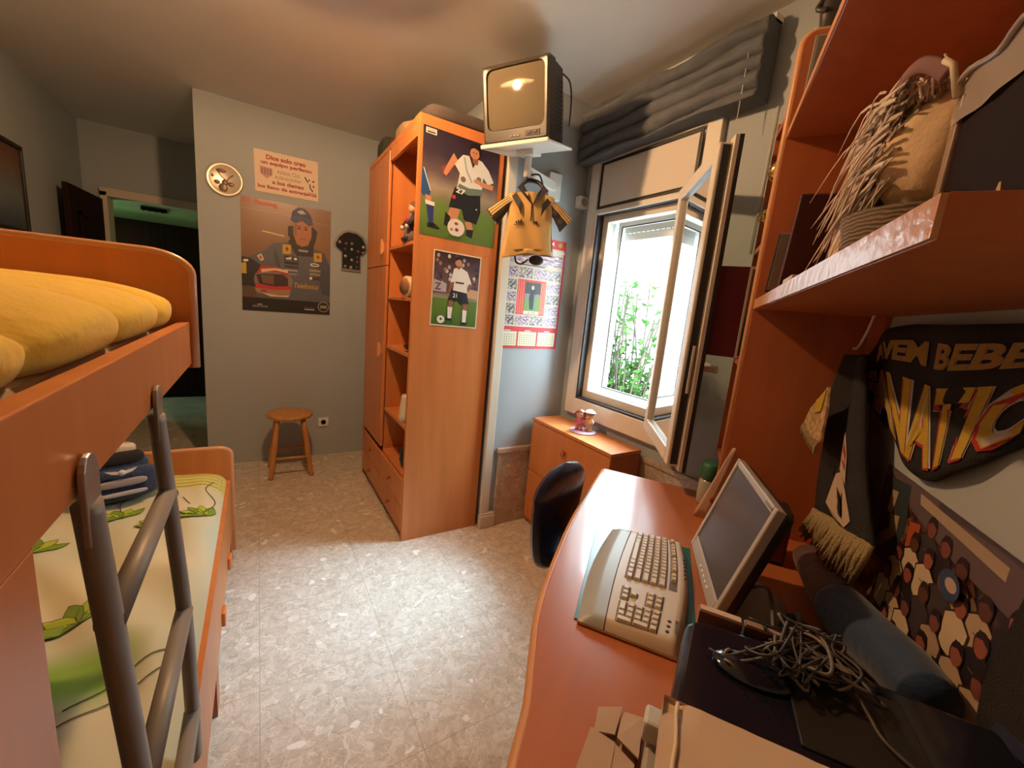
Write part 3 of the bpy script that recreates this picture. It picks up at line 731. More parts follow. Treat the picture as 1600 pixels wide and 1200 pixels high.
# ------------------------------------------------------------------ television on its bracket
tv = thing('television', 'old boxy tube television on a white wall bracket', 'television', (1.20, 1.93, 2.19))
back = Vector((.87, .49, 0)).normalized(); rt = Vector((.49, -.87, 0)).normalized(); tl = math.radians(12)
tb = (back * math.cos(tl) + Vector((0, 0, 1)) * math.sin(tl)).normalized(); tu = rt.cross(tb); tu = tu if tu.z > 0 else -tu
TO = Vector((1.058, 1.846, 2.186))  # front bottom centre
def tp(a, h, d): return TO + rt * a + tu * h + tb * d
sh_ = MB(); HW = .178; HH = .325
def ring(a, h0, h1, d, r=.012):
    pts = []
    for cx, cy, a0 in ((a - r, h1 - r, 0), (-a + r, h1 - r, 90), (-a + r, h0 + r, 180), (a - r, h0 + r, 270)):
        for k in range(4):
            t = math.radians(a0 + k * 30); pts.append(tp(cx + r * math.cos(t), cy + r * math.sin(t), d))
    return pts
rings = [ring(HW - .012, .012, HH - .012, -.004, .01), ring(HW, 0, HH, .006), ring(HW, 0, HH, .055), ring(HW - .006, .004, HH - .004, .065), ring(HW - .010, .006, HH - .012, .16), ring(HW - .05, .012, HH - .06, .26), ring(HW - .075, .03, HH - .10, .33)]
vs_ = [p for r_ in rings for p in r_]; n_ = 16
fs_ = [(i * n_ + k, i * n_ + (k + 1) % n_, (i + 1) * n_ + (k + 1) % n_, (i + 1) * n_ + k) for i in range(len(rings) - 1) for k in range(n_)]
sh_.add(vs_, fs_, tv_shell, False); sh_.add(rings[-1], [tuple(range(16))[::-1]], tv_shell)
# front bezel ring with a recess for the tube
SW, S0, S1 = .150, .062, .305
bz = [ring(HW - .012, .012, HH - .012, -.004, .01), ring(SW + .004, S0 - .004, S1 + .004, -.002, .03), ring(SW, S0, S1, .012, .03)]
vs_ = [p for r_ in bz for p in r_]
sh_.add(vs_, [((i + 1) * n_ + k, (i + 1) * n_ + (k + 1) % n_, i * n_ + (k + 1) % n_, i * n_ + k) for i in range(2) for k in range(n_)], tv_shell, False)
sh_.build('casing', tv)
def bulge(u, v):
    x = (u - .5) * 2; y = (v - .5) * 2
    return tp(x * SW, (S0 + S1) / 2 + y * (S1 - S0) / 2, .012 - .014 * (1 - x * x * .5 - y * y * .5))
MB().grid(bulge, 16, 14, tv_glass).build('screen', tv)
MB().obox(tp(.095, .032, -.004), (.075, .022, .004), Matrix((rt, tu, tb)).transposed(), black_plastic).build('control_flap', tv, bevel=.001)
w = MB(); [w.obox(tp(x, .035, -.007), (.016, .010, .004), Matrix((rt, tu, tb)).transposed(), tv_shell) for x in (.080, .112)]; w.build('button', tv, bevel=.001)
w = MB(); [w.obox(tp(.02 * i - .02, .028, -.006), (.012, .004, .003), Matrix((rt, tu, tb)).transposed(), silver) for i in range(3)]; w.build('lettering', tv)
w = MB(); [w.obox(tp(HW - .008, .05 + i * .018, .12), (.004, .006, .08), Matrix((rt, tu, tb)).transposed(), black_plastic) for i in range(12)]; w.build('side_vent', tv)
MB().tube(smooth_path([tp(.15, .30, .2), tp(.175, .27, .23), tp(.178, .20, .25), tp(.15, .10, .30)], 6), .004, black_plastic, 6).build('power_cable', tv)
br = thing('tv_bracket', 'white tilting wall bracket and tray under the television', 'bracket', (1.45, 2.13, 2.15))
Mt = Matrix((rt, tu, tb)).transposed()
tr_ = MB(); tr_.obox(tp(0, -.008, .125), (.37, .012, .29), Mt, white_plastic); tr_.obox(tp(0, -.006, -.017), (.37, .018, .012), Mt, white_plastic); tr_.build('tray', br, bevel=.004)
piv = tp(.0, -.04, .14)
MB().obox(tp(0, -.027, .14), (.10, .03, .09), Mt, white_plastic).build('tilt_head', br, bevel=.004)
MB().tube([piv, piv + Vector((0, 0, -.10))], .018, white_plastic, 14).build('pivot_post', br)
wp = Vector((1.50, 2.115, 2.135)); a0 = piv + Vector((0, 0, -.075))
dirv = (wp - a0); L_ = dirv.length; dx = dirv.normalized(); dz = Vector((0, 0, 1)); dy = dz.cross(dx).normalized(); dz = dx.cross(dy)
Ma = Matrix((dx, dy, dz)).transposed()
MB().obox((a0 + wp) / 2, (L_, .035, .05), Ma, white_plastic).build('arm', br, bevel=.004)
MB().box(1.455, 1.545, 2.10, 2.13, 2.06, 2.21, white_plastic).build('wall_plate', br, bevel=.004)

# ------------------------------------------------------------------ roman blind
def blind(u, v):
    y = 1.05 + 1.06 * u
    z = 2.585 - .285 * v + .012 * math.sin(u * 5) * v + .008 * noise.noise(Vector((u * 4, v * 6, 0)))
    ph = v * 4.5 + .55 *  noise.noise(Vector((u * 3.0, v * 2, 5)))
    x = 1.684 - .036 * abs(math.sin(PI * ph)) ** .55 - .012 * noise.noise(Vector((u * 7, v * 5, 2))) + .006 * noise.noise(Vector((u * 20, v * 12, 2))) + .02 * max(0, .12 - v)
    return Vector((x, y, z))
bl = thing('roman_blind', 'gathered grey-blue fabric blind drawn up above the window', 'blind', (1.71, 1.58, 2.29))
f_ = MB().grid(blind, 90, 60, curtain_m); f_.build('fabric', bl, solid=.006)
sd = MB()
for uu in (0, 1):
    sd.grid(lambda a, b_: blind(uu, b_).lerp(Vector((1.745, 1.05 + 1.06 * uu, 2.585 - .285 * b_)), a), 4, 40, curtain_m)
sd.grid(lambda a, b_: blind(a, 1).lerp(Vector((1.745, 1.05 + 1.06 * a, 2.30)), b_), 30, 3, curtain_m); sd.build('side_return', bl)
B(1.70, 1.752, 1.05, 2.11, 2.575, 2.605, white_plastic).build('head_rail', bl)
MB().tube([(1.655, 1.11, 2.50), (1.65, 1.108, 2.22)], .0018, white_plastic, 6).build('pull_cord', bl)
MB().tube([(1.752, 1.01, 2.28), (1.752, 1.015, 1.72)], .0025, cream_paint, 6).build('cord_loop', bl)
#==DESK==
# ------------------------------------------------------------------ desk (K frame: x runs along the desk wall away from the camera, y points into the room)
DZ = .74
dk = thing('desk', 'long curved-front cherry desk under the wall shelves', 'desk', (.95, -.1, 0), 'K')
front = smooth_path([(-.25, .03, 0), (.10, .075, 0), (.36, .128, 0), (.474, .153, 0), (.574, .172, 0), (.676, .204, 0), (.797, .239, 0), (.977, .267, 0), (1.293, .298, 0), (1.77, .310, 0)], 5)
top = MB().prism([(p.x, p.y, DZ - .028) for p in front] + [(1.775, -.432, DZ - .028), (-.25, -.432, DZ - .028)], (0, 0, .028), wood_desk)
top.build('desk_top', dk, bevel=.003, seg=3)
MB().tube([(p.x, p.y + .001, DZ - .014) for p in front], .0135, wood_edge, 6).build('edge_band', dk)
MB().box(1.73, 1.755, -.42, .27, 0, DZ - .028, wood_dark).build('side_panel', dk)
MB().box(.02, .045, -.42, .0, 0, DZ - .028, wood_dark).build('side_panel', dk)
MB().box(.045, 1.73, -.425, -.41, .25, DZ - .028, wood_dark).build('back_panel', dk)
# shelf unit on the desk wall
su = thing('shelf_unit', 'deep cherry wall shelving with tall side panel above the desk', 'shelf', (1.0, -.3, .74), 'K')
rc = [(1.535, -.438, DZ), (1.535, -.125, DZ), (1.535, -.125, 2.225)] + [(1.535, -.125 - .035 * (1 - math.cos(t)), 2.225 + .035 * math.sin(t)) for t in [i * PI / 12 for i in range(1, 7)]] + [(1.535, -.438, 2.26)]
MB().prism(rc, (.022, 0, 0), wood_dark).build('side_panel', su, bevel=.002)
MB().tube([Vector(p) + Vector((.011, .0005, 0)) for p in rc[1:]], .011, wood_edge, 6).build('edge_band', su)
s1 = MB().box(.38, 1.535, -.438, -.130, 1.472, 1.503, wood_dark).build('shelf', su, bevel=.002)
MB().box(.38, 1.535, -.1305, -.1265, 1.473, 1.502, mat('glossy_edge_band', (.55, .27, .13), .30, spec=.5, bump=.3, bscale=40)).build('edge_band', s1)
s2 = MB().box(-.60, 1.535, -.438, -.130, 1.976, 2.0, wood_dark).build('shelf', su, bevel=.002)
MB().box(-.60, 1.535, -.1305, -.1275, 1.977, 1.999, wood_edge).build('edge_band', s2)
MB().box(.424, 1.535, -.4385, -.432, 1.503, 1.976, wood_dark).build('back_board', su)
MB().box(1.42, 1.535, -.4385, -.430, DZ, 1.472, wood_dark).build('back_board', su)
MB().tube(smooth_path([(1.40, -.40, 1.50), (1.41, -.395, 1.44), (1.44, -.39, 1.385), (1.46, -.385, 1.38)], 5), .004, white_plastic, 8).build('conduit', su)
# narrow end shelves beyond the side panel
es = thing('corner_shelves', 'narrow cherry end shelves between side panel and window wall', 'shelf', (1.66, -.28, .74), 'K')
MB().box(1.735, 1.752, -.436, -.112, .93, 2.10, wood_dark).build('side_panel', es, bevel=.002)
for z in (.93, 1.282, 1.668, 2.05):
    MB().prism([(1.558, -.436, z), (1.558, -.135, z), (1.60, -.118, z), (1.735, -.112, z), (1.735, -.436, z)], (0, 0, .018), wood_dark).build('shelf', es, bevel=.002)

# ---- keyboard and the green pad below it
pad = MB().prism([(.805, .163, DZ + .0006), (1.228, .216, DZ + .0006), (1.27, -.06, DZ + .0006), (.84, -.09, DZ + .0006)], (0, 0, .0024), green_pad)
solo('desk_pad', pad, 'dark green plastic desk pad under the keyboard', 'desk pad', (1.03, .06, DZ), 'K', bevel=.001)
kb = thing('keyboard', 'cream keyboard with grey palm rest on the green pad', 'keyboard', (1.02, .06, DZ + .003), 'K')
KU = Vector((.998, .03, 0)).normalized()      # along the keyboard (towards the window)
KV = Vector((-KU.y, KU.x, 0))                 # towards the palm rest
KO = Vector((.80, -.052, DZ + .003))          # right rear corner
KL, KW_ = .445, .205
def kp(a, b_, h): return KO + KU * a + KV * b_ + Vector((0, 0, h))
def kh(a, b_):                                # height of the shell
    t = b_ / KW_
    h = .030 - .012 * t
    h += .006 * math.sin(PI * a / KL)
    e = min(1, min(a, KL - a) / .012, b_ / .012, (KW_ - b_) / .03)
    return max(.006, h * (max(0, e) ** .45))
def kb_out(a, b_):                            # rear edge and front edge bow outwards
    bow = .018 * math.sin(PI * a / KL)
    return b_ - bow * (1 - b_ / KW_) + bow * .9 * (b_ / KW_)
shell = MB(); grey = MB()
def kgrid(b0, b1, nv, m, mb):
    mb.grid(lambda u, v: kp(u * KL, kb_out(u * KL, b0 + (b1 - b0) * v), kh(u * KL, b0 + (b1 - b0) * v)), 48, nv, m)
kgrid(0, .148, 22, beige, shell); 
for b0 in (0, KW_): shell.grid(lambda u, v: kp(u * KL, kb_out(u * KL, b0), kh(u * KL, b0) * v), 48, 1, beige)
for a0 in (0, KL): shell.grid(lambda u, v: kp(a0, kb_out(a0, u * KW_), kh(a0, u * KW_) * v), 12, 1, beige)
shell.grid(lambda u, v: kp(u * KL, kb_out(u * KL, KW_ * v), .001), 4, 4, beige)
shell.build('case', kb)
kgrid(.148, KW_, 12, rest_grey, grey); grey.build('palm_rest', kb)
ks = MB()
seam_pts = [kp(a * KL, kb_out(a * KL, .148), kh(a * KL, .148) + .0005) for a in [i / 40 for i in range(41)]]
ks.tube(seam_pts, .0012, mat('seam_brown', (.16, .11, .07), .6), 5); ks.build('seam', kb)
key_mesh = {}
well = mat('key_gap_brown', (.15, .095, .055), .7)
kcount = 0
def key(a, b_, wa, wb):
    """a key centred at (a, b) in keyboard coordinates"""
    global kcount
    kcount += 1
    k = (round(wa, 4), round(wb, 4))
    c = kp(a, kb_out(a, b_), kh(a, b_) + .0005)
    root_b = BASE[kb.name]
    if k not in key_mesh:
        mb = MB(); h = .0065; t = .0022
        vs = [KU * (sx * wa / 2) + KV * (sy * wb / 2) for sx, sy in ((-1, -1), (1, -1), (1, 1), (-1, 1))]
        vt = [KU * (sx * (wa / 2 - t)) + KV * (sy * (wb / 2 - t)) + Vector((0, 0, h)) for sx, sy in ((-1, -1), (1, -1), (1, 1), (-1, 1))]
        mb.add(vs + vt, [(0, 1, 5, 4), (1, 2, 6, 5), (2, 3, 7, 6), (3, 0, 4, 7), (4, 5, 6, 7)], beige_key)
        o = mb.build('key', kb); me = o.data; 
        for v in me.vertices: v.co += root_b
        me.update(); key_mesh[k] = me
    else:
        o = bpy.data.objects.new('key', key_mesh[k]); COL.objects.link(o); o.parent = kb
    o.location = c - root_b
# dark key wells
wl = MB()
def well_rect(a0, a1, b0, b1):
    wl.grid(lambda u, v: kp(a0 + (a1 - a0) * u, kb_out(a0 + (a1 - a0) * u, b0 + (b1 - b0) * v), kh(a0 + (a1 - a0) * u, b0 + (b1 - b0) * v) + .0006), 16, 6, well)
P_ = .0168
def wellb(): pass
A1 = KL - .018       # left end of the alphanumeric block (window side)
A0 = A1 - 15 * P_
rows_b = [.054 + i * .0165 for i in range(5)]
well_rect(A0, A1, rows_b[0] - .0095, rows_b[4] + .0095)
well_rect(A0, A1, .024, .040)
NA1 = .018 + 4 * P_
well_rect(.018, NA1, rows_b[0] - .0095, rows_b[4] + .0095)
CA0 = NA1 + .006; CA1 = CA0 + 3 * P_
well_rect(CA0, CA1, rows_b[0] - .0095, rows_b[1] + .0095); well_rect(CA0, CA1, rows_b[4] - .0095, rows_b[4] + .0095); well_rect(CA0 + P_, CA0 + 2 * P_, rows_b[3] - .0095, rows_b[4] - .008)
wl.build('key_well', kb)
kw = P_ - .0018; kd = .0150
def row(bi, widths):
    a = A1
    for w_ in widths:
        key(a - w_ * P_ / 2, rows_b[bi], w_ * P_ - .0018, kd); a -= w_ * P_
row(0, [1] * 13 + [2]); row(1, [1.5] + [1] * 11 + [1, 1.5]); row(2, [1.75] + [1] * 11 + [2.25]); row(3, [1.25] + [1] * 11 + [2.75]); row(4, [1.5, 1.25, 1.25, 6, 1.25, 1.25, 1.25, 1.25])
for bi in range(5):
    if bi < 4:
        for k in range(3): key(NA1 - P_ * (k + .5), rows_b[bi], kw, kd)
    else:
        key(NA1 - P_, rows_b[4], 2 * P_ - .0018, kd); key(NA1 - 2.5 * P_, rows_b[4], kw, kd)
key(NA1 - 3.5 * P_, rows_b[0], kw, kd); key(NA1 - 3.5 * P_, rows_b[1] + .0083, kw, kd + .0165); key(NA1 - 3.5 * P_, rows_b[3] + .0083, kw, kd + .0165)
for k in range(3):
    key(CA0 + P_ * (k + .5), rows_b[0], kw, kd); key(CA0 + P_ * (k + .5), rows_b[1], kw, kd); key(CA0 + P_ * (k + .5), rows_b[4], kw, kd)
key(CA0 + P_ * 1.5, rows_b[3], kw, kd)
fk = MB()
for g0 in (A1 - 1.0 * P_,):
    pass
for grp, n_k in ((A1 - 2.2 * P_, 4), (A1 - 6.8 * P_, 4), (A1 - 11.4 * P_, 4)):
    for k in range(n_k):
        if kcount < 99: key(grp - k * P_, .032, kw, .012)
print('keys', kcount)
for grp, n_k in ((A1 - .5 * P_, 1), (CA0 + 2.5 * P_, 3)):
    for k in range(n_k):
        if kcount < 100: key(grp - k * P_, .032, kw, .012)
mbm = mat('small_key_brown', (.10, .06, .035), .4)
for a, b_ in [(KL - .11 - k * .018, .010) for k in range(6)] + [(.035 + k * .016, .028) for k in range(3)]:
    c = kp(a, kb_out(a, b_), kh(a, b_))
    MB().ell(c, (.0045, .0045, .0022), mbm, 12, 6).build('button', kb)
lg = MB(); vs_, fs_ = text_polys('Microsoft', .02)
lg.add([kp(.075 - x * .042, kb_out(.05, .016 - y * .0075) , kh(.05, .012) + .0008) for x, y in vs_], fs_, mbm)
lg.build('lettering', kb)

# ---- flat screen
mn = thing('monitor', 'silver flat-screen computer monitor tilted back behind the keyboard', 'monitor', (1.05, -.17, DZ), 'K')
ma = Vector((.989, .150, 0)).normalized()             # along the screen, towards the window
MO = Vector((.906, -.106, .785))                       # lower right front corner
mbk = Vector((ma.y, -ma.x, 0))                        # away from the viewer
tlt = math.radians(16); mu = (Vector((0, 0, 1)) * math.cos(tlt) + mbk * math.sin(tlt)).normalized(); mnn = (mbk * math.cos(tlt) - Vector((0, 0, 1)) * math.sin(tlt)).normalized()
Mm = Matrix((ma, mnn, mu)).transposed(); MW, MH = .325, .285
def mp(a, h, d=0): return MO + ma * a + mu * h + mnn * d
def mbox(mb, a0, a1, h0, h1, d0, d1, m): mb.obox(mp((a0 + a1) / 2, (h0 + h1) / 2, (d0 + d1) / 2), (a1 - a0, d1 - d0, h1 - h0), Mm, m)
fr = MB(); bw = .017
mbox(fr, 0, bw, 0, MH, 0, .02, silver); mbox(fr, MW - bw, MW, 0, MH, 0, .02, silver); mbox(fr, bw, MW - bw, MH - bw, MH, 0, .02, silver); mbox(fr, bw, MW - bw, 0, .036, 0, .02, silver)
fr.build('bezel', mn, bevel=.003)
g = MB(); mbox(g, bw, MW - bw, .036, MH - bw, .003, .012, lcd); g.build('screen', mn)
g = MB(); mbox(g, .006, MW - .006, .008, MH - .006, .02, .042, black_plastic); mbox(g, .06, MW - .06, .05, MH - .06, .042, .06, black_plastic); g.build('back_cover', mn, bevel=.006)
for i in range(5):
    g = MB(); mbox(g, .085 + i * .022, .097 + i * .022, .014, .019, -.002, .002, mat('button_white', (.72, .70, .66), .35)); g.build('button', mn, bevel=.0008)
g = MB(); mbox(g, .018, .06, MH - .013, MH - .007, -.0006, .001, mat('badge_grey', (.22, .2, .19), .4)); g.build('badge', mn)
foot = mp(MW / 2, 0, 0); 
g = MB(); g.obox(mp(MW / 2, .07, .07), (.07, .03, .16), Mm, silver); g.build('stand_neck', mn, bevel=.006)
MB().lathe([(0, DZ + .0035), (.105, DZ + .0035), (.105, DZ + .010), (.08, DZ + .018), (.03, DZ + .028), (0, DZ + .028)], (foot.x + mbk.x * .12, foot.y + mbk.y * .12, 0), silver, 32, sx=1, sy=.8).build('stand_base', mn)

# ---- glossy dark printer, card box and grey tower in the right foreground
pr = thing('printer', 'glossy navy-black printer beside the keyboard end', 'printer', (.56, -.22, DZ), 'K')
prof = [(.475, -.030), (.645, -.044), (.662, -.062), (.672, -.20), (.655, -.405), (.47, -.405)]
pm = MB().prism([(x, y, DZ + .002) for x, y in prof], (0, 0, .205), black_gloss); pm.build('body', pr, bevel=.014, seg=5)
g = MB().ell((.585, -.130, .951), (.030, .050, .009), black_gloss, 24, 10); g.build('lid_grip', pr)
MB().box(.50, .63, -.30, -.17, .947, .9505, black_plastic).build('scanner_lid', pr, bevel=.002)
g = MB().ell((.53, -.029, .895), (.005, .0015, .0025), gold, 10, 6); g.build('glint_spot', pr)  # small yellow highlight on the gloss, put in as a gold bump
solo('white_paper_corner', MB().prism([(.462, -.02, .905), (.468, -.006, .905), (.425, -.004, .903), (.42, -.02, .903)], (0, 0, .004), white_plastic), 'white plastic corner poking out below the beige cardboard box', 'tray', (.44, -.01, .9), 'K') if False else None
tw = thing('computer_tower', 'pale grey computer tower under the beige cardboard box', 'computer', (.28, -.10, DZ), 'K')
tg = mat('tower_grey', (.36, .35, .31), .45)
MB().box(.04, .448, -.22, -.012, DZ + .002, .935, tg).build('case', tw, bevel=.004)
MB().box(.425, .452, -.22, -.006, .935, .962, mat('tower_trim', (.56, .58, .58), .35)).build('front_trim', tw, bevel=.004)
bx = thing('cardboard_box', 'flat beige cardboard box lying on the grey computer tower', 'box', (.20, -.14, .963), 'K')
bxm = MB()
def crumple(x, y): return .0015 * noise.noise(Vector((x * 14, y * 14, 3))) + .0015 * noise.noise(Vector((x * 50, y * 50, 1)))
XB1, YB1 = .432, -.022
bxm.grid(lambda u, v: Vector((-.12 + (XB1 + .12) * u , -.40 + (YB1 + .40) * v, 1.0 + crumple(u, v) - (.006 if u > .97 and v > .95 else 0))), 40, 30, card_paper)
bxm.grid(lambda u, v: Vector((XB1, -.40 + (YB1 + .40) * v, .966 + (.034 + crumple(1, v)) * u)), 4, 30, card_paper, flip=True)
bxm.grid(lambda u, v: Vector((-.12 + (XB1 + .12) * v, YB1, .966 + (.034 + crumple(v, 1)) * u)), 4, 40, card_paper)
bxm.grid(lambda u, v: Vector((-.12 + (XB1 + .12) * u, -.40 + (YB1 + .40) * v, .965)), 2, 2, card_paper, flip=True)
bxm.build('carton', bx)
MB().tube([(XB1 - .40 + .395 * i / 24, YB1 - .014 + .001 * math.sin(i * 1.7), 1.002 + crumple(i / 24, .95)) for i in range(25)], .0022, mat('pale_fold', (.72, .58, .42), .6), 5).build('fold_ridge', bx)
# loose cardboard flaps on the desk
cf = thing('cardboard_flaps', 'open cardboard packaging with folded flaps in front of the grey tower', 'cardboard', (.50, .04, DZ), 'K')
def flap(pts, z0, dz, tilt, nm):
    MB().prism([(x, y, z0 + t * tilt) for (x, y), t in zip(pts, (0, 0, 1, 1))], (0, 0, dz), card).build('flap', cf)
flap([(.615, .064), (.636, .027), (.578, .029), (.568, .060)], DZ + .010, .003, .004, 'a')
flap([(.634, .025), (.640, -.008), (.556, -.010), (.572, .025)], DZ + .004, .003, .014, 'b')
flap([(.572, .066), (.566, .026), (.40, .020), (.40, .075)], DZ + .014, .003, .006, 'c')
flap([(.564, .025), (.548, -.006), (.40, -.006), (.40, .020)], DZ + .014, .003, .002, 'd')
MB().box(.41, .60, -.006, .055, DZ + .001, DZ + .004, card).build('base', cf)
# strip of flat cases between printer and monitor
names = [('orange and white disc case standing behind the printer, nearest the keyboard', (.20, .09, .05), .0), ('brown disc case standing behind the printer, middle one', (.12, .05, .03), .065), ('dark disc case standing behind the printer, furthest from keyboard', (.05, .03, .03), .13)]
for i, (lb_, c, off) in enumerate(names):
    t = thing('disc_case', lb_, 'case', (.688, -.085 - off, DZ), 'K', 'disc cases behind the printer')
    MB().box(.676, .692, -.124 - off, -.062 - off, DZ + .001, .951, mat('case_%d' % i, c, .35)).build('case', t, bevel=.001)
    MB().box(.678, .690, -.122 - off, -.064 - off, .9511, .9535, mat('case_spine_%d' % i, ((.66, .52, .40), (.34, .22, .15), (.22, .15, .12))[i], .4)).build('spine', t)
# tangle of cables on the printer
cb_m = mat('grey_brown_cable', (.045, .034, .027), .5); cb_l = mat('light_cable', (.14, .11, .08), .45)
ct = MB(); rnd = random.Random(11)
tang = [(.627, -.151), (.675, -.197), (.66, -.23), (.60, -.20), (.584, -.167), (.62, -.21), (.60, -.245), (.65, -.215)]
for i in range(15):
    pts = []
    for k in range(8):
        cx, cy = tang[rnd.randrange(8)]; pts.append((cx + rnd.uniform(-.022, .022), cy + rnd.uniform(-.028, .028), .960 + rnd.uniform(0, .030)))
    ct.tube(smooth_path(pts, 7), rnd.choice((.0016, .0020, .0026)), cb_m if rnd.random() < .75 else cb_l, 6)
ct.tube(smooth_path([(.592, -.075, .954), (.588, -.095, .956), (.612, -.13, .963), (.618, -.16, .985), (.63, -.19, .975)], 7), .0016, cb_l, 6)
ct.tube(smooth_path([(.595, -.098, .954), (.585, -.110, .956), (.60, -.150, .975), (.625, -.155, .985), (.63, -.17, .965)], 7), .0022, cb_l, 6)
ct.tube(smooth_path([(.60, -.24, .97), (.57, -.25, .96), (.54, -.26, .957), (.50, -.30, .957)], 6), .0026, cb_m, 6)
solo('cable_tangle', ct, 'tangle of thin brown and grey cables on the dark printer', 'cables', (.62, -.19, .953), 'K')
solo('monitor_cable', MB().tube(smooth_path([(1.14, -.20, DZ + .005), (1.08, -.215, .80), (.99, -.215, .845), (.90, -.21, .85), (.84, -.21, .81), (.82, -.212, DZ + .006)], 8), .0045, mat('dim_grey_cable', (.10, .085, .08), .45), 8), 'thick grey cable arching behind the monitor', 'cable', (.97, -.27, DZ), 'K')
hp = MB().tube([(.585 + .014 * math.cos(t), -.105 + .012 * math.sin(t), .956 + .004 * math.sin(t * 3)) for t in [i * .45 for i in range(10)]], .0022, mat('brown_hook', (.16, .10, .05), .4), 6)
solo('earphone_hook', hp, 'small curled brown earphone hook on the printer lid', 'earphone', (.585, -.105, .952), 'K')

# ---- rolled cloth, box and papers behind
rc_ = thing('rolled_blanket', 'long brown and navy rolled blanket leaning behind the monitor', 'blanket', (1.08, -.32, DZ), 'K')
pth = smooth_path([(1.31, -.355, .80), (1.20, -.362, .805), (1.08, -.366, .815), (.94, -.370, .845), (.82, -.376, .880), (.735, -.380, .895)], 7)
rad = [.036 + .013 * math.sin(PI * i / (len(pth) - 1)) for i in range(len(pth))]
h_ = int(len(pth) * .42)
MB().tube(pth[:h_ + 1], rad[:h_ + 1], mat('brown_blanket', (.10, .045, .035), .85, sheen=.2, noise_amt=.2, noise_scale=12, bump=.3, bscale=60), 18).build('brown_end', rc_)
MB().tube(pth[h_:], [r_ * 1.06 for r_ in rad[h_:]], mat('blue_blanket', (.012, .035, .085), .8, sheen=.2, noise_amt=.35, noise_scale=10, bump=.3, bscale=60), 18).build('blue_end', rc_)
bt = thing('blue_bag', 'dark blue cloth bag slumped below the rolled blanket', 'bag', (.92, -.29, DZ), 'K')
MB().ell((.87, -.262, .795), (.12, .036, .050), mat('blue_bag_cloth', (.008, .028, .05), .8, noise_amt=.3, noise_scale=8, bump=.4, bscale=40), 28, 16).build('body', bt)
MB().tube(smooth_path([(.93, -.255, .835), (.90, -.25, .865), (.87, -.25, .865), (.84, -.255, .835)], 6), .006, black_cloth, 8).build('strap', bt)
bb = thing('speaker', 'small black speaker with dark red edge behind the monitor', 'speaker', (1.38, -.27, DZ), 'K')
MB().box(1.33, 1.43, -.31, -.235, DZ + .001, .90, black_plastic).build('cabinet', bb, bevel=.006)
MB().box(1.325, 1.33, -.305, -.24, DZ + .01, .895, mat('dark_red_plastic', (.12, .015, .01), .35)).build('trim', bb, bevel=.002)
t = thing('paper_sheet', 'cream paper sheet with red mark leaning on the panel edge', 'paper', (1.52, -.11, DZ), 'K')
cream_p = mat('cream_paper', (.62, .46, .33), .7)
pp = MB(); pp.grid(lambda u, v: Vector((1.515 + .004 * v, -.155 + .05 * (1 - v) + .045 * (1 - v * .75) * u + .0, DZ + .002 + .27 * v)), 4, 8, cream_p); pp.build('sheet', t, solid=.0015)
MB().ell((1.511, -.112, .815), (.001, .008, .010), mat('red_ink', (.45, .03, .02), .6), 10, 6).build('red_mark', t)
t = thing('storage_jar', 'glass jar with green lid behind the desk corner panel', 'jar', (1.66, -.13, DZ), 'K')
MB().lathe([(.030, DZ + .001), (.034, DZ + .01), (.034, .83), (.028, .845), (.0, .845)], (1.655, -.10, 0), mat('clouded_glass', (.40, .40, .34), .15), 20).build('glass', t)
MB().lathe([(.033, .845), (.035, .85), (.035, .90), (.030, .905), (0, .905)], (1.655, -.10, 0), mat('green_lid', (.03, .14, .07), .4), 20).build('lid', t)

# ---- swivel chair
ch = thing('office_chair', 'navy leatherette office chair tucked against the desk front', 'chair', (1.40, .46, 0), 'K')
def cback(u, v):
    x = (u - .5) * 2; z = v
    w = .185 * (math.sin(min(1, z * 1.0) * PI * .5) ** .35) * (1 - .10 * z) if z < .72 else .185 * .93 * math.sqrt(max(0, 1 - ((z - .72) / .28) ** 2))
    return x * w, .45 + .42 * z
cbm = MB()
def cb_surf(side):
    def f(u, v):
        a, z = cback(u, v); x = (u - .5) * 2; e = math.sqrt(max(0, 1 - x * x)) ** .7 * math.sqrt(max(0, 1 - max(0, (v - .8) / .2) ** 2))
        q = Vector((a, side * .034 * e + .02 * (1 - v))); ca, sa_ = math.cos(math.radians(-13)), math.sin(math.radians(-13))
        return Vector((1.385 + q.x * ca - q.y * sa_, .388 + q.x * sa_ + q.y * ca, z))
    return f
cbm.grid(cb_surf(1), 20, 24, navy); cbm.grid(cb_surf(-1), 20, 24, navy, flip=True)
cbm.build('backrest', ch)
MB().ell((1.42, .16, .46), (.20, .19, .035), navy, 28, 12).build('seat', ch)
MB().tube(smooth_path([(1.40, .43, .60), (1.41, .44, .48), (1.42, .36, .41), (1.42, .17, .41)], 5), .014, black_plastic, 10).build('back_support', ch)
MB().tube([(1.42, .16, .10), (1.42, .16, .43)], .025, black_plastic, 14).build('gas_column', ch)
for i in range(5):
    a = i * 2 * PI / 5 + .3; e = Vector((1.42 + .19 * math.cos(a), .16 + .19 * math.sin(a), .065))
    l_ = MB().tube([(1.42, .16, .11), e], [.022, .014], black_plastic, 10).build('leg', ch)
    MB().lathe([(0, -.012), (.026, -.012), (.026, .012), (0, .012)], (e.x, e.y, .027), black_plastic, 16, M3=Vector((math.sin(a), -math.cos(a), 0)).to_track_quat('Z', 'Y').to_matrix()).build('caster', l_)
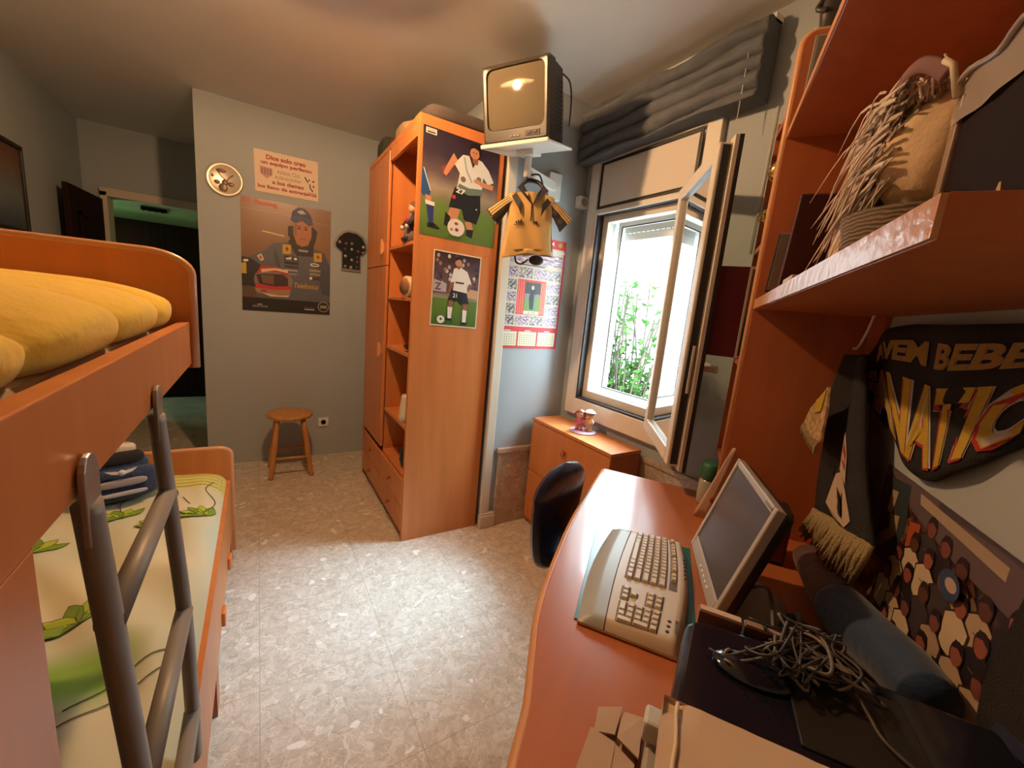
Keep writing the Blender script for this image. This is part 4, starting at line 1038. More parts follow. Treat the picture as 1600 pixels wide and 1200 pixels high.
#==STUFF==
# ================================================================== wall pictures and printed things
def artthing(name, label, cat, art, part='print', frame='W', base=None, group=None, bevel=0):
    return solo(name, art.mb, label, cat, base or tuple(art.o), frame, group)
def photo_mat(name, stops, scale=6, axis=1, nz=.25, detail=4, rough=.35):
    """printed photograph background: bands of colour up the sheet, broken by noise"""
    m, nt, b = node_mat(name); N = nt.nodes.new; Lk = nt.links.new
    uv = N('ShaderNodeUVMap'); sp = N('ShaderNodeSeparateXYZ'); Lk(uv.outputs[0], sp.inputs[0])
    n = N('ShaderNodeTexNoise'); n.inputs['Scale'].default_value = scale; n.inputs['Detail'].default_value = detail; Lk(uv.outputs[0], n.inputs['Vector'])
    a = N('ShaderNodeMath'); a.operation = 'MULTIPLY_ADD'; a.inputs[1].default_value = nz; Lk(n.outputs[0], a.inputs[0]); Lk(sp.outputs[axis], a.inputs[2])
    s_ = N('ShaderNodeMath'); s_.operation = 'SUBTRACT'; s_.inputs[1].default_value = nz * .5; Lk(a.outputs[0], s_.inputs[0])
    r = ramp(nt, stops); Lk(s_.outputs[0], r.inputs[0]); Lk(r.outputs[0], b.inputs['Base Color']); b.inputs['Roughness'].default_value = rough
    return m
def crowd_mat(name, cols, scale=26, rough=.35):
    m, nt, b = node_mat(name); N = nt.nodes.new; Lk = nt.links.new
    uv = N('ShaderNodeUVMap'); v = N('ShaderNodeTexVoronoi'); v.inputs['Scale'].default_value = scale; Lk(uv.outputs[0], v.inputs['Vector'])
    sp = N('ShaderNodeSeparateColor'); Lk(v.outputs['Color'], sp.inputs[0])
    r = ramp(nt, [(i / len(cols), c) for i, c in enumerate(cols)], 'CONSTANT'); Lk(sp.outputs[0], r.inputs[0]); Lk(r.outputs[0], b.inputs['Base Color']); b.inputs['Roughness'].default_value = rough
    return m
skin = flat(190, 130, 95); skin_d = flat(140, 90, 62); hair = flat(30, 22, 20); white_p = flat(225, 222, 214); black_p = flat(22, 22, 26)

# --- large football poster on the wardrobe side
WY = WYa - .001
A = Art((.712, WY, 1.745), (.435, 0, -.008), (-.004, 0, .515), (0, -1, 0))
A.sheet(photo_mat('stadium_print', [(0, s(84, 112, 48)), (.30, s(98, 128, 58)), (.36, s(120, 118, 90)), (.46, s(150, 138, 124)), (.60, s(92, 78, 84)), (.78, s(52, 42, 58)), (1, s(44, 34, 48))], 4, nz=.16))
A.ell(.30, .66, .07, .035, flat(128, 62, 62)); A.ell(.30, .66, .045, .022, flat(150, 60, 60))
A.rect(.03, .16, .935, .985, flat(220, 205, 190)); A.text('TODO', .045, .962, .10, .016, flat(190, 40, 40), bold=.02); A.rect(.045, .145, .942, .957, flat(60, 60, 66))
A.poly([(.0, .62), (.05, .60), (.12, .42), (.10, .37), (.03, .36), (0, .38)], flat(34, 74, 128)); A.stroke([(.02, .62), (.115, .42)], .008, white_p)
A.poly([(.05, .38), (.13, .37), (.12, .30), (.07, .30)], skin); A.poly([(.06, .32), (.16, .31), (.16, .12), (.11, .11)], flat(36, 50, 120)); A.poly([(.05, .33), (.17, .32), (.17, .285), (.06, .29)], white_p)
A.poly([(.09, .12), (.17, .125), (.25, .085), (.23, .07), (.09, .075)], black_p); A.stroke([(.13, .11), (.16, .085)], .006, white_p, True); A.stroke([(.16, .112), (.19, .085)], .006, white_p, True)
A.poly([(.44, .77), (.38, .83), (.30, .70), (.26, .62), (.30, .60), (.36, .68)], skin)                     # left arm
A.poly([(.57, .20), (.66, .22), (.70, .12), (.64, .08)], skin); A.poly([(.60, .13), (.70, .14), (.68, .05), (.60, .07)], black_p)
A.poly([(.38, .33), (.50, .31), (.47, .21), (.38, .17), (.33, .22)], skin); A.poly([(.31, .26), (.38, .22), (.36, .12), (.30, .13)], black_p)
A.poly([(.42, .52), (.76, .50), (.78, .33), (.73, .20), (.56, .22), (.52, .32), (.35, .31), (.38, .42)], black_p)   # shorts
A.poly([(.44, .78), (.50, .84), (.62, .85), (.76, .83), (.86, .76), (.94, .66), (.86, .62), (.79, .68), (.78, .50), (.60, .47), (.44, .50), (.47, .66), (.40, .73)], flat(206, 208, 202))
A.poly([(.47, .56), (.60, .54), (.78, .56), (.78, .50), (.60, .47), (.44, .50)], flat(96, 118, 104)); A.poly([(.58, .85), (.64, .74), (.70, .84)], flat(40, 34, 40)); A.stroke([(.52, .82), (.56, .70), (.64, .60)], .02, flat(150, 170, 176))
A.ell(.52, .61, .035, .028, flat(120, 100, 90)); A.ell(.73, .65, .035, .025, flat(110, 116, 112))
A.poly([(.86, .63), (.94, .63), (.93, .58), (.78, .585), (.70, .61), (.72, .64)], skin); A.ell(.70, .625, .04, .02, skin)
A.poly([(.62, .84), (.71, .84), (.70, .78), (.64, .79)], skin_d)
A.ell(.655, .885, .065, .052, skin); A.poly([(.59, .90), (.585, .955), (.65, .985), (.73, .97), (.745, .90), (.72, .86), (.705, .92), (.65, .935), (.61, .925)], hair)
A.ell(.635, .892, .010, .006, black_p); A.ell(.675, .890, .010, .006, black_p, same=True); A.stroke([(.635, .862), (.672, .860)], .005, flat(150, 70, 60)); A.stroke([(.653, .888), (.650, .874)], .004, skin_d)
A.text('27', .43, .47, .12, .055, white_p, rot=-.15, bold=.03); A.ell(.41, .42, .025, .020, flat(180, 60, 60)); A.ell(.72, .35, .012, .008, white_p)
A.ell(.46, .125, .115, .088, flat(216, 206, 196)); A.ell(.46, .165, .025, .014, flat(120, 60, 50)); A.ell(.47, .105, .025, .017, flat(110, 52, 44)); A.ell(.40, .10, .018, .014, flat(150, 110, 100)); A.ell(.45, .03, .10, .012, flat(60, 86, 34))
artthing('football_poster', 'large poster of a running footballer in white shirt, upper one on the wardrobe side', 'poster', A)
# --- small framed photo below
A = Art((.792, WY, 1.278), (.284, 0, -.006), (.003, 0, .402), (0, -1, 0)); A.sheet(flat(222, 205, 175))
A.k += 1; i0 = len(A.mb.f); ph = Art((.799, WY, 1.286), (.270, 0, -.006), (.003, 0, .387), (0, -1, 0), thick=.0022); ph.sheet(photo_mat('pitch_print', [(0, s(70, 104, 36)), (.36, s(96, 130, 50)), (.385, s(150, 140, 120)), (.46, s(120, 96, 96)), (1, s(50, 36, 44))], 5, nz=.03))
ph.mb.uv = {k: v for k, v in ph.mb.uv.items()}
rr = random.Random(5)
for i in range(46):
    u, v = rr.uniform(.04, .96), rr.uniform(.56, .97); c = rr.choice([(170, 150, 150), (80, 60, 90), (150, 110, 90), (60, 44, 52), (200, 190, 180)]); ph.ell(u, v, .035, .028, flat(*c), n=8)
ph.poly([(0, .62), (.28, .58), (.28, .46), (0, .46)], flat(176, 168, 168)); ph.text('Z', .03, .48, .14, .10, flat(110, 60, 100), bold=.04); ph.poly([(.70, .55), (1, .53), (1, .40), (.70, .42)], flat(196, 160, 120))
ph.poly([(.33, .26), (.44, .26), (.42, .09), (.35, .09)], white_p); ph.poly([(.67, .24), (.77, .24), (.76, .05), (.68, .05)], white_p); ph.poly([(.36, .36), (.46, .36), (.44, .26), (.33, .27)], skin_d); ph.poly([(.66, .34), (.78, .34), (.77, .23), (.67, .24)], skin_d)
ph.poly([(.42, .50), (.74, .48), (.80, .33), (.60, .31), (.56, .38), (.50, .34), (.33, .36)], black_p)
ph.poly([(.36, .60), (.42, .80), (.55, .83), (.72, .78), (.82, .64), (.84, .58), (.78, .57), (.74, .62), (.74, .48), (.42, .50), (.44, .62)], white_p)
ph.poly([(.35, .60), (.43, .61), (.38, .47), (.33, .48)], skin_d); ph.poly([(.78, .62), (.84, .60), (.78, .50), (.74, .52)], skin_d); ph.rect(.47, .66, .60, .625, flat(80, 60, 60))
ph.ell(.51, .885, .075, .050, skin); ph.poly([(.44, .90), (.45, .955), (.52, .97), (.60, .95), (.605, .87), (.57, .93), (.50, .93)], hair); ph.poly([(.46, .83), (.57, .83), (.52, .79)], skin_d)
ph.text('21', .43, .40, .09, .06, white_p, bold=.02)
ph.poly([(.27, .10), (.44, .10), (.44, .065), (.27, .07)], black_p); ph.poly([(.66, .06), (.78, .06), (.78, .02), (.66, .02)], black_p); ph.ell(.20, .075, .085, .055, white_p); ph.ell(.20, .08, .025, .018, flat(90, 70, 70))
off = len(A.mb.f); A.mb.merge(ph.mb)
for k_, v_ in ph.mb.uv.items(): A.mb.uv[k_ + off] = v_
artthing('football_photo', 'smaller white-bordered picture of a standing footballer, lower one on the wardrobe side', 'picture', A)

# --- wall plate
BY = 3.729
Mp = Vector((0, -1, 0)).to_track_quat('Z', 'Y').to_matrix()
pt_ = thing('wall_plate', 'round pewter relief plate hanging left of the white sign', 'plate', (-.188, 3.73, 2.115))
MB().lathe([(0, .004), (.078, .006), (.088, .012), (.102, .016), (.110, .014), (.112, .008), (.10, .001), (0, .0005)][::-1], (-.188, BY, 2.115), pewter, 40, M3=Mp).build('dish', pt_)
rl = MB(); dkp = mat('plate_relief', (.17, .11, .06), .4, metal=.4)
for dx, dz, rx, rz in ((-.01, -.055, .026, .030), (-.045, -.022, .018, .014), (.035, -.025, .020, .014), (.0, -.02, .018, .02), (-.02, .055, .03, .012), (-.07, .015, .008, .010)): rl.ell((-.188 + dx, BY - .007, 2.115 + dz), (rx, .004, rz), dkp, 14, 8)
for p_ in ([(-.04, .05), (-.02, .02), (.01, -.005)], [(.05, .04), (.02, .01), (.01, -.02)]): rl.tube([(-.188 + x, BY - .009, 2.115 + z) for x, z in p_], .003, dkp, 6)
rl.build('relief', pt_)

# --- white sign with red lettering
A = Art((-.006, BY, 2.086), (.418, 0, .006), (-.006, 0, .285), (0, -1, 0), thick=.003); A.sheet(flat(214, 190, 165))
red = flat(150, 28, 28); gry = flat(120, 92, 90)
def tl_(t_, u0, u1, v, h, m, bold=.045): A.text(t_, u0, v, u1 - u0, h, m, bold=bold)
tl_('Dios solo creo', .18, .80, .80, .115, red); tl_('un equipo perfecto', .10, .90, .655, .115, red)
tl_('Athletic Club', .34, .70, .50, .10, gry, .0); tl_('EUSKALDUNA', .31, .72, .375, .075, gry, .01)
tl_('a los demas', .26, .76, .23, .10, red); tl_('los lleno de extranjeros', .04, .97, .07, .115, red)
A.poly([(.08, .62), (.27, .60), (.27, .44), (.175, .33), (.08, .46)], flat(176, 130, 120))
for i in range(4): A.rect(.105 + i * .042, .125 + i * .042, .42, .58, flat(120, 70, 74), same=i > 0)
for p_ in ([(.78, .56), (.83, .43)], [(.90, .47), (.94, .50)], [(.86, .40), (.87, .30), (.91, .22)], [(.91, .38), (.93, .33)]): A.stroke(p_, .035, flat(50, 34, 34))
A.ell(.85, .50, .015, .025, flat(60, 40, 40)); A.rect(.83, .97, .17, .19, flat(150, 120, 110))
artthing('wall_sign', 'white plastic wall sign with red Spanish lettering above the driver poster', 'sign', A)

# --- racing driver poster
A = Art((-.104, BY, 1.218), (.605, 0, .003), (.003, 0, .816), (0, -1, 0)); A.sheet(photo_mat('garage_print', [(0, s(70, 52, 38)), (.3, s(112, 84, 60)), (.7, s(134, 98, 70)), (1, s(124, 88, 62))], 2.5, nz=.2))
A.text('F1 Racing', .03, .935, .36, .055, flat(176, 50, 44), bold=.03); A.stroke([(.0, .90), (.45, .90), (1, .86)], .003, flat(160, 130, 100)); A.stroke([(.22, .725), (.46, .705)], .012, flat(214, 180, 130))
suit = flat(84, 88, 100); suit2 = flat(66, 70, 84); dk_ = flat(30, 27, 32)
A.poly([(0, .40), (.06, .48), (.22, .54), (.34, .63), (.52, .66), (.62, .60), (.74, .64), (.92, .60), (.99, .48), (1, .10), (.12, .10), (.10, .22), (0, .22)], suit)
A.poly([(.80, .60), (.92, .60), (1, .47), (1, .18), (.90, .20), (.84, .42)], suit2); A.poly([(.36, .60), (.40, .50), (.42, .40), (.55, .30), (.50, .29), (.38, .38), (.34, .52)], suit2)
A.poly([(0, .48), (.10, .47), (.20, .42), (.15, .22), (0, .22)], dk_); A.poly([(.0, .42), (.05, .43), (.05, .33), (0, .33)], flat(190, 160, 50)); A.poly([(.02, .455), (.07, .46), (.07, .44), (.02, .435)], white_p)
A.poly([(.50, .66), (.60, .54), (.79, .55), (.80, .66), (.74, .72), (.56, .73)], dk_); A.rect(.62, .73, .585, .605, flat(150, 150, 150))
A.poly([(.50, .80), (.50, .72), (.56, .66), (.62, .70), (.60, .82)], hair); A.poly([(.76, .84), (.84, .79), (.82, .70), (.78, .62), (.74, .66)], hair)
A.poly([(.56, .86), (.77, .86), (.77, .73), (.73, .65), (.66, .63), (.60, .65), (.56, .74)], flat(168, 110, 76)); A.poly([(.56, .86), (.60, .86), (.60, .72), (.57, .74)], skin_d)
for u_ in (.625, .705): A.ell(u_, .795, .020, .008, black_p); A.stroke([(u_ - .025, .815), (u_ + .025, .817)], .006, hair)
A.stroke([(.665, .79), (.655, .745), (.675, .742)], .005, skin_d); A.stroke([(.635, .705), (.70, .707)], .008, flat(140, 62, 52))
A.poly([(.53, .86), (.55, .94), (.62, .985), (.70, .98), (.76, .93), (.79, .85), (.74, .83), (.66, .87), (.58, .84)], flat(42, 50, 86)); A.poly([(.54, .87), (.60, .84), (.67, .875), (.74, .84), (.79, .85), (.77, .89), (.66, .905), (.56, .90)], flat(58, 70, 104)); A.poly([(.60, .945), (.66, .965), (.71, .935), (.64, .925)], flat(170, 170, 180))
for u_, v_ in ((.44, .585), (.80, .545)): A.poly([(u_, v_ + .045), (u_ + .095, v_ + .05), (u_ + .095, v_ - .035), (u_, v_ - .04)], flat(196, 150, 44)); A.poly([(u_ + .03, v_ + .01), (u_ + .05, v_ + .03), (u_ + .07, v_ + .01), (u_ + .05, v_ - .015)], flat(110, 70, 30))
A.poly([(.16, .50), (.21, .525), (.24, .47), (.20, .455)], flat(200, 190, 180)); A.ell(.20, .487, .012, .018, flat(190, 80, 40))
A.rect(.46, .62, .49, .53, dk_); A.text('elf', .475, .497, .07, .026, white_p, bold=.03); A.ell(.585, .51, .02, .012, white_p); A.rect(.46, .62, .455, .480, dk_); A.rect(.46, .62, .425, .440, dk_); A.rect(.46, .61, .395, .405, flat(180, 180, 186)); A.rect(.46, .60, .36, .372, flat(140, 146, 160))
A.ell(.81, .475, .055, .016, white_p); A.ell(.81, .475, .04, .008, suit); A.rect(.75, .88, .41, .43, flat(160, 140, 100)); A.rect(.75, .88, .375, .395, flat(150, 132, 96)); A.rect(.74, .88, .33, .36, flat(70, 40, 50)); A.ell(.765, .345, .018, .014, white_p)
A.text('Telefonica', .57, .24, .28, .05, flat(196, 150, 44), bold=.01, shear=.3)
A.ell(.34, .285, .215, .135, flat(120, 112, 110)); A.poly([(.14, .33), (.20, .41), (.34, .42), (.48, .39), (.52, .33), (.40, .37), (.20, .36)], flat(168, 38, 38)); A.poly([(.21, .355), (.36, .385), (.50, .37), (.50, .395), (.36, .405), (.20, .385)], flat(214, 190, 150))
A.poly([(.15, .33), (.24, .345), (.44, .355), (.50, .32), (.50, .25), (.36, .23), (.18, .25)], flat(48, 36, 34)); A.poly([(.20, .33), (.34, .34), (.34, .25), (.22, .26)], flat(110, 78, 62)); A.poly([(.13, .26), (.18, .245), (.36, .235), (.53, .25), (.54, .22), (.34, .205), (.15, .21)], flat(190, 40, 46)); A.poly([(.13, .21), (.34, .20), (.53, .215), (.52, .17), (.34, .155), (.16, .165)], flat(150, 120, 96)); A.poly([(.20, .17), (.40, .155), (.52, .165), (.50, .145), (.30, .14)], flat(206, 186, 150)); A.rect(.20, .26, .175, .20, flat(170, 50, 40)); A.rect(.40, .48, .175, .195, flat(160, 120, 50))
A.poly([(0, .22), (.12, .22), (.16, .13), (0, .11)], flat(90, 70, 50))
A.rect(0, 1, 0, .12, flat(24, 18, 18)); A.text('RACING DRIVER', .11, .035, .16, .016, flat(190, 180, 170)); A.rect(.16, .21, .055, .065, flat(170, 160, 150)); A.rect(.69, .81, .035, .045, flat(190, 180, 170)); A.rect(.69, .81, .055, .062, flat(90, 80, 110))
A.ell(.92, .075, .07, .052, flat(150, 140, 125)); A.ell(.92, .075, .060, .044, flat(30, 24, 22)); A.text('2005', .878, .06, .085, .03, flat(180, 170, 155), bold=.03)
artthing('racing_poster', 'poster of a racing driver in blue overalls holding a helmet', 'poster', A)

# --- shirt-shaped pin plaque
def badge_pts(k):
    return [(-.06 * k, .150 * k), (-.02 * k, .165 * k), (.05 * k, .16 * k), (.10 * k, .13 * k), (.132 * k, .07 * k), (.135 * k, .02 * k), (.10 * k, -.03 * k), (.085 * k, -.03 * k), (.085 * k, -.165 * k), (-.070 * k, -.165 * k), (-.072 * k, -.02 * k), (-.125 * k, .02 * k), (-.13 * k, .05 * k), (-.10 * k, .11 * k)]
bp3 = thing('pin_plaque', 'dark shirt-shaped plaque with pins and silver rim beside the driver poster', 'plaque', (.655, 3.73, 1.755))
MB().prism([(.655 + x, BY, 1.755 + z) for x, z in badge_pts(1.0)], (0, -.010, 0), mat('silver_rim', (.25, .23, .21), .4, metal=.4)).build('rim', bp3, bevel=.003)
MB().prism([(.655 + x, BY - .0105, 1.757 + z) for x, z in badge_pts(.88)], (0, -.003, 0), mat('black_felt', (.012, .012, .014), .9)).build('felt', bp3)
for i, (dx, dz) in enumerate([(-.085, .06), (-.035, .055), (.01, .06), (.10, .045), (-.04, .01), (.01, .015), (.06, .005), (.10, .0), (-.04, -.045), (.055, -.045), (.01, -.07), (.055, -.08), (-.04, -.125), (.005, -.13), (.05, -.125)]):
    c = [(.45, .42, .40), (.35, .10, .08), (.30, .30, .30), (.55, .55, .55), (.10, .12, .20)][i % 5]
    MB().lathe([(0, 0), (.012, 0), (.012, .003), (0, .004)], (.655 + dx, BY - .0135, 1.755 + dz), mat('pin_%d' % (i % 5), c, .3, metal=.5), 12, M3=Mp).build('pin', bp3)

# --- football calendar
CYp = 2.1285
A = Art((1.190, CYp, 1.168), (.462, 0, .004), (-.0, 0, .672), (0, -1, 0)); A.sheet(flat(198, 44, 50))
def cellmat(k): return [crowd_mat('team_print_a', [s(150, 120, 140), s(196, 178, 190), s(120, 90, 110), s(176, 150, 168), s(214, 206, 206)], 34), crowd_mat('team_print_b', [s(190, 196, 170), s(160, 130, 150), s(120, 86, 100), s(206, 200, 196)], 40)][k % 2]
A.rect(.04, .97, .20, .92, flat(206, 198, 176))
A.text('CAMPEONES 2004', .06, .945, .74, .038, white_p, bold=.03); A.ell(.90, .962, .035, .020, flat(170, 150, 60))
def cell(u0, u1, v0, v1, k=0):
    o_ = A.P(u0, v0) ; sub = Art(A.o + A.U * u0 + A.V * v0 + Vector((0, 0, 0)), A.U * (u1 - u0), A.V * (v1 - v0), A.N, thick=.0026)
    off = len(A.mb.f); sub.sheet(TM[k % 2]); A.mb.merge(sub.mb)
    for k_, v_ in sub.mb.uv.items(): A.mb.uv[k_ + off] = v_
TM = [crowd_mat('team_print_a', [s(150, 120, 140), s(196, 178, 190), s(110, 84, 104), s(176, 150, 168), s(214, 206, 206)], 12), crowd_mat('team_print_b', [s(150, 160, 110), s(160, 130, 150), s(110, 80, 96), s(206, 200, 196), s(80, 76, 84)], 10)]
cell(.06, .96, .76, .86, 0)
for i in range(4): cell(.05 + i * .232, .265 + i * .232, .635, .725, i)
for j in range(3): cell(.05, .265, .315 + j * .105, .40 + j * .105, j + 1); cell(.745, .965, .315 + j * .105, .40 + j * .105, j)
for i in range(4): cell(.05 + i * .232, .265 + i * .232, .215, .30, i + 1)
A.k = 8
A.rect(.28, .73, .31, .62, flat(206, 60, 50)); 
for i in range(3): A.rect(.295 + i * .035, .31 + i * .035, .32, .61, flat(222, 120, 90), same=i > 0)
for i in range(3): A.rect(.655 + i * .025, .665 + i * .025, .32, .61, flat(232, 170, 130), same=i > 0)
A.rect(.40, .645, .34, .60, flat(112, 150, 80)); A.rect(.40, .645, .50, .60, flat(58, 66, 66)); A.rect(.40, .645, .47, .50, flat(150, 130, 140)); A.poly([(.49, .36), (.55, .36), (.55, .52), (.58, .47), (.565, .54), (.49, .54), (.47, .46)], flat(36, 44, 60)); A.ell(.52, .555, .022, .020, flat(206, 180, 160)); A.rect(.40, .645, .315, .345, flat(214, 206, 196)); A.text('AL 2004', .47, .322, .12, .016, black_p)
for i in range(3):
    u0 = .04 + i * .315; A.rect(u0, u0 + .29, .025, .155, flat(216, 210, 180))
    for r_i in range(5):
        for c_i in range(7): A.rect(u0 + .02 + c_i * .037, u0 + .04 + c_i * .037, .04 + r_i * .020, .048 + r_i * .020, flat(150, 140, 120), same=not (r_i == 0 and c_i == 0))
    A.rect(u0 + .10, u0 + .19, .160, .168, white_p)
A.text('m', .90, .885, .08, .02, white_p, bold=.04); A.rect(.50, .85, .885, .91, flat(210, 206, 206)); A.rect(.30, .68, .742, .752, flat(90, 70, 70))
artthing('wall_calendar', 'red football calendar with team photographs on the pale blue wall', 'calendar', A)

# --- gold and black football shirt hanging below the television
jt = thing('football_shirt', 'small yellow-gold football shirt with black sleeves hanging under the television', 'shirt', (1.235, 1.93, 1.70))
Ju = Vector((.90, -.436, 0)).normalized(); Jn = Vector((-.436, -.90, 0)).normalized(); JC = Vector((1.215, 1.90, 1.885))
def jp(x, z, d=0): return JC + Ju * x + Vector((0, 0, z)) + Jn * d
gold_c = mat('gold_polyester', (.62, .38, .12), .6, noise_amt=.06, noise_scale=8, bump=.25, bscale=25, sheen=.2)
black_c = mat('black_polyester', (.022, .018, .018), .6, bump=.2, bscale=25)
def jfold(x, z): return .030 * math.sqrt(max(0, 1 - (x / .16) ** 2)) + .007 * noise.noise(Vector((x * 14, z * 9, 3))) + .004 * math.sin(x * 50 + z * 22)
def body_(side):
    def f(u, v):
        z = .115 - .32 * v; w = .122 + .020 * v - .012 * math.sin(v * PI) ; w *= 1.0
        x = (u - .5) * 2 * w; e = math.sqrt(max(0, 1 - ((u - .5) * 2) ** 2)); zz = z + (.02 * (1 - abs(u - .5) * 2) * (1 if v > .9 else 0)) - .03 * abs(x) * (1 - v) / .12 * .5 + .035 * (u - .5) * v
        return jp(x, zz, side * (.034 * e ** .6 + .004 * math.sin(x * 60 + z * 20) + .006 * noise.noise(Vector((x * 12, z * 10, side)))))
    return f
mb = MB(); mb.grid(body_(1), 28, 30, gold_c); mb.grid(body_(-1), 28, 30, gold_c, flip=True); mb.build('body', jt)
for sg, nm in ((-1, 'a'), (1, 'b')):
    mb = MB()
    sp_ = [(sg * .095, .095), (sg * .15, .065), (sg * .205, .0), (sg * .222, -.012)]
    def slv(side):
        def f(u, v):
            # v along the sleeve, u across (top edge to armpit)
            tx = .085 + .140 * v; tz = .108 - .095 * v ** 1.2; bx_ = .118 + .048 * v; bz = .015 - .075 * v
            x = tx + (bx_ - tx) * u; z = tz + (bz - tz) * u
            return jp(sg * x, z, side * .026 * math.sqrt(max(0, 1 - (2 * u - 1) ** 2)) ** .8 + .003 * math.sin(v * 14 + u * 5))
        return f
    def slab(u0, u1, m):
        for side in (1, -1): mb.grid(lambda u, v: slv(side)(u0 + (u1 - u0) * u, v), 5, 12, m, flip=(side * sg < 0))
    slab(0, .06, black_c); slab(.06, .16, gold_c); slab(.16, .21, black_c); slab(.21, .31, gold_c); slab(.31, .36, black_c); slab(.36, .46, gold_c); slab(.46, 1, black_c)
    mb.build('sleeve', jt)
mb = MB()
for sg in (-1, 1):
    mb.prism([jp(sg * .005, .055, .040), jp(sg * .028, .075, .040), jp(sg * .080, .13, .020), jp(sg * .055, .155, .008), jp(sg * .02, .10, .036)], Jn * .006, black_c)
    mb.prism([jp(sg * .085, .105, .024), jp(sg * .055, .06, .036), jp(sg * .050, -.005, .039), jp(sg * .068, .03, .037), jp(sg * .105, .085, .022)], Jn * .004, black_c)
mb.tube([jp(0, .06, .040), jp(.002, -.03, .043)], .003, black_c, 6)
mb.tube(smooth_path([jp(-.06, .145, .0), jp(-.035, .175, -.02), jp(.0, .185, -.03), (jp(.035, .175, -.02)), jp(.06, .145, 0)], 5), .010, black_c, 8); mb.build('collar', jt)
mb = MB()
for i, h in enumerate((.008, .014, .020)): mb.prism([jp(-.075 + i * .012, -.045, .040), jp(-.066 + i * .012, -.045, .040), jp(-.069 + i * .012, -.045 + h, .040), jp(-.078 + i * .012, -.045 + h * .9, .040)], Jn * .002, black_c)
vs_, fs_ = text_polys('adidas', .02); mb.add([jp(-.085 + x * .045, -.058 + y * .010, .0425) for x, y in vs_], fs_, black_c)
mb.prism([jp(.015, -.030, .0425), jp(.035, -.026, .0415), (jp(.040, -.038, .041)), jp(.028, -.044, .042), jp(.020, -.036, .0425)], Jn * .002, black_c); mb.build('lettering', jt)
mb = MB(); mb.tube(smooth_path([jp(-.05, .155, -.01), jp(-.02, .21, .0), piv + Vector((0, 0, -.095)), jp(.03, .21, -.01), jp(.06, .14, -.01)], 6), .0045, black_c, 8); mb.build('hanging_strap', jt)
mb = MB(); mb.tube(smooth_path([jp(-.06, -.205, 0), jp(-.05, -.235, 0), jp(-.02, -.24, 0), jp(.01, -.215, 0)], 5), .005, black_c, 8); mb.ell(jp(.055, -.215, 0), (.04, .012, .026), black_c, 16, 8, M3=Matrix((Ju, Jn, Vector((0, 0, 1)))).transposed()); mb.tube([jp(-.02, -.200, .01), jp(.14, -.165, .01)], .005, white_plastic, 8); mb.build('hanger', jt)

# --- framed picture on the left wall
fp = thing('framed_picture', 'black-framed landscape print on the dark left wall', 'picture', (-1.28, 4.5 - .6, 1.85))
fx = -1.279
frm = MB(); y0, y1, z0, z1 = 3.45, 4.06, 1.60, 2.13
for a in ((y0, y1, z0, z0 + .022), (y0, y1, z1 - .022, z1), (y0, y0 + .022, z0, z1), (y1 - .022, y1, z0, z1)): frm.box(fx, fx + .02, *a, black_plastic)
frm.build('frame', fp, bevel=.002)
A = Art((fx + .004, y1 - .02, z0 + .02), (0, -(y1 - y0) + .04, 0), (0, 0, z1 - z0 - .04), (1, 0, 0)); A.sheet(photo_mat('landscape_print', [(0, s(70, 80, 92)), (.4, s(120, 126, 130)), (.6, s(110, 104, 96)), (.8, s(120, 84, 60)), (1, s(96, 66, 46))], 4, nz=.3))
A.mb.build('print', fp)
# hall wall rack above the dark door
hr = thing('hook_rack', 'small dark hook rack above the hall door', 'rack', (-.97, 6.22, 2.12))
MB().box(-1.08, -.86, 6.19, 6.22, 2.11, 2.15, brown_door).build('board', hr)
for i in range(4): MB().tube([(-1.05 + i * .053, 6.19, 2.12), (-1.05 + i * .053, 6.15, 2.10), (-1.05 + i * .053, 6.14, 2.115)], .006, brown_door, 6).build('hook', hr)

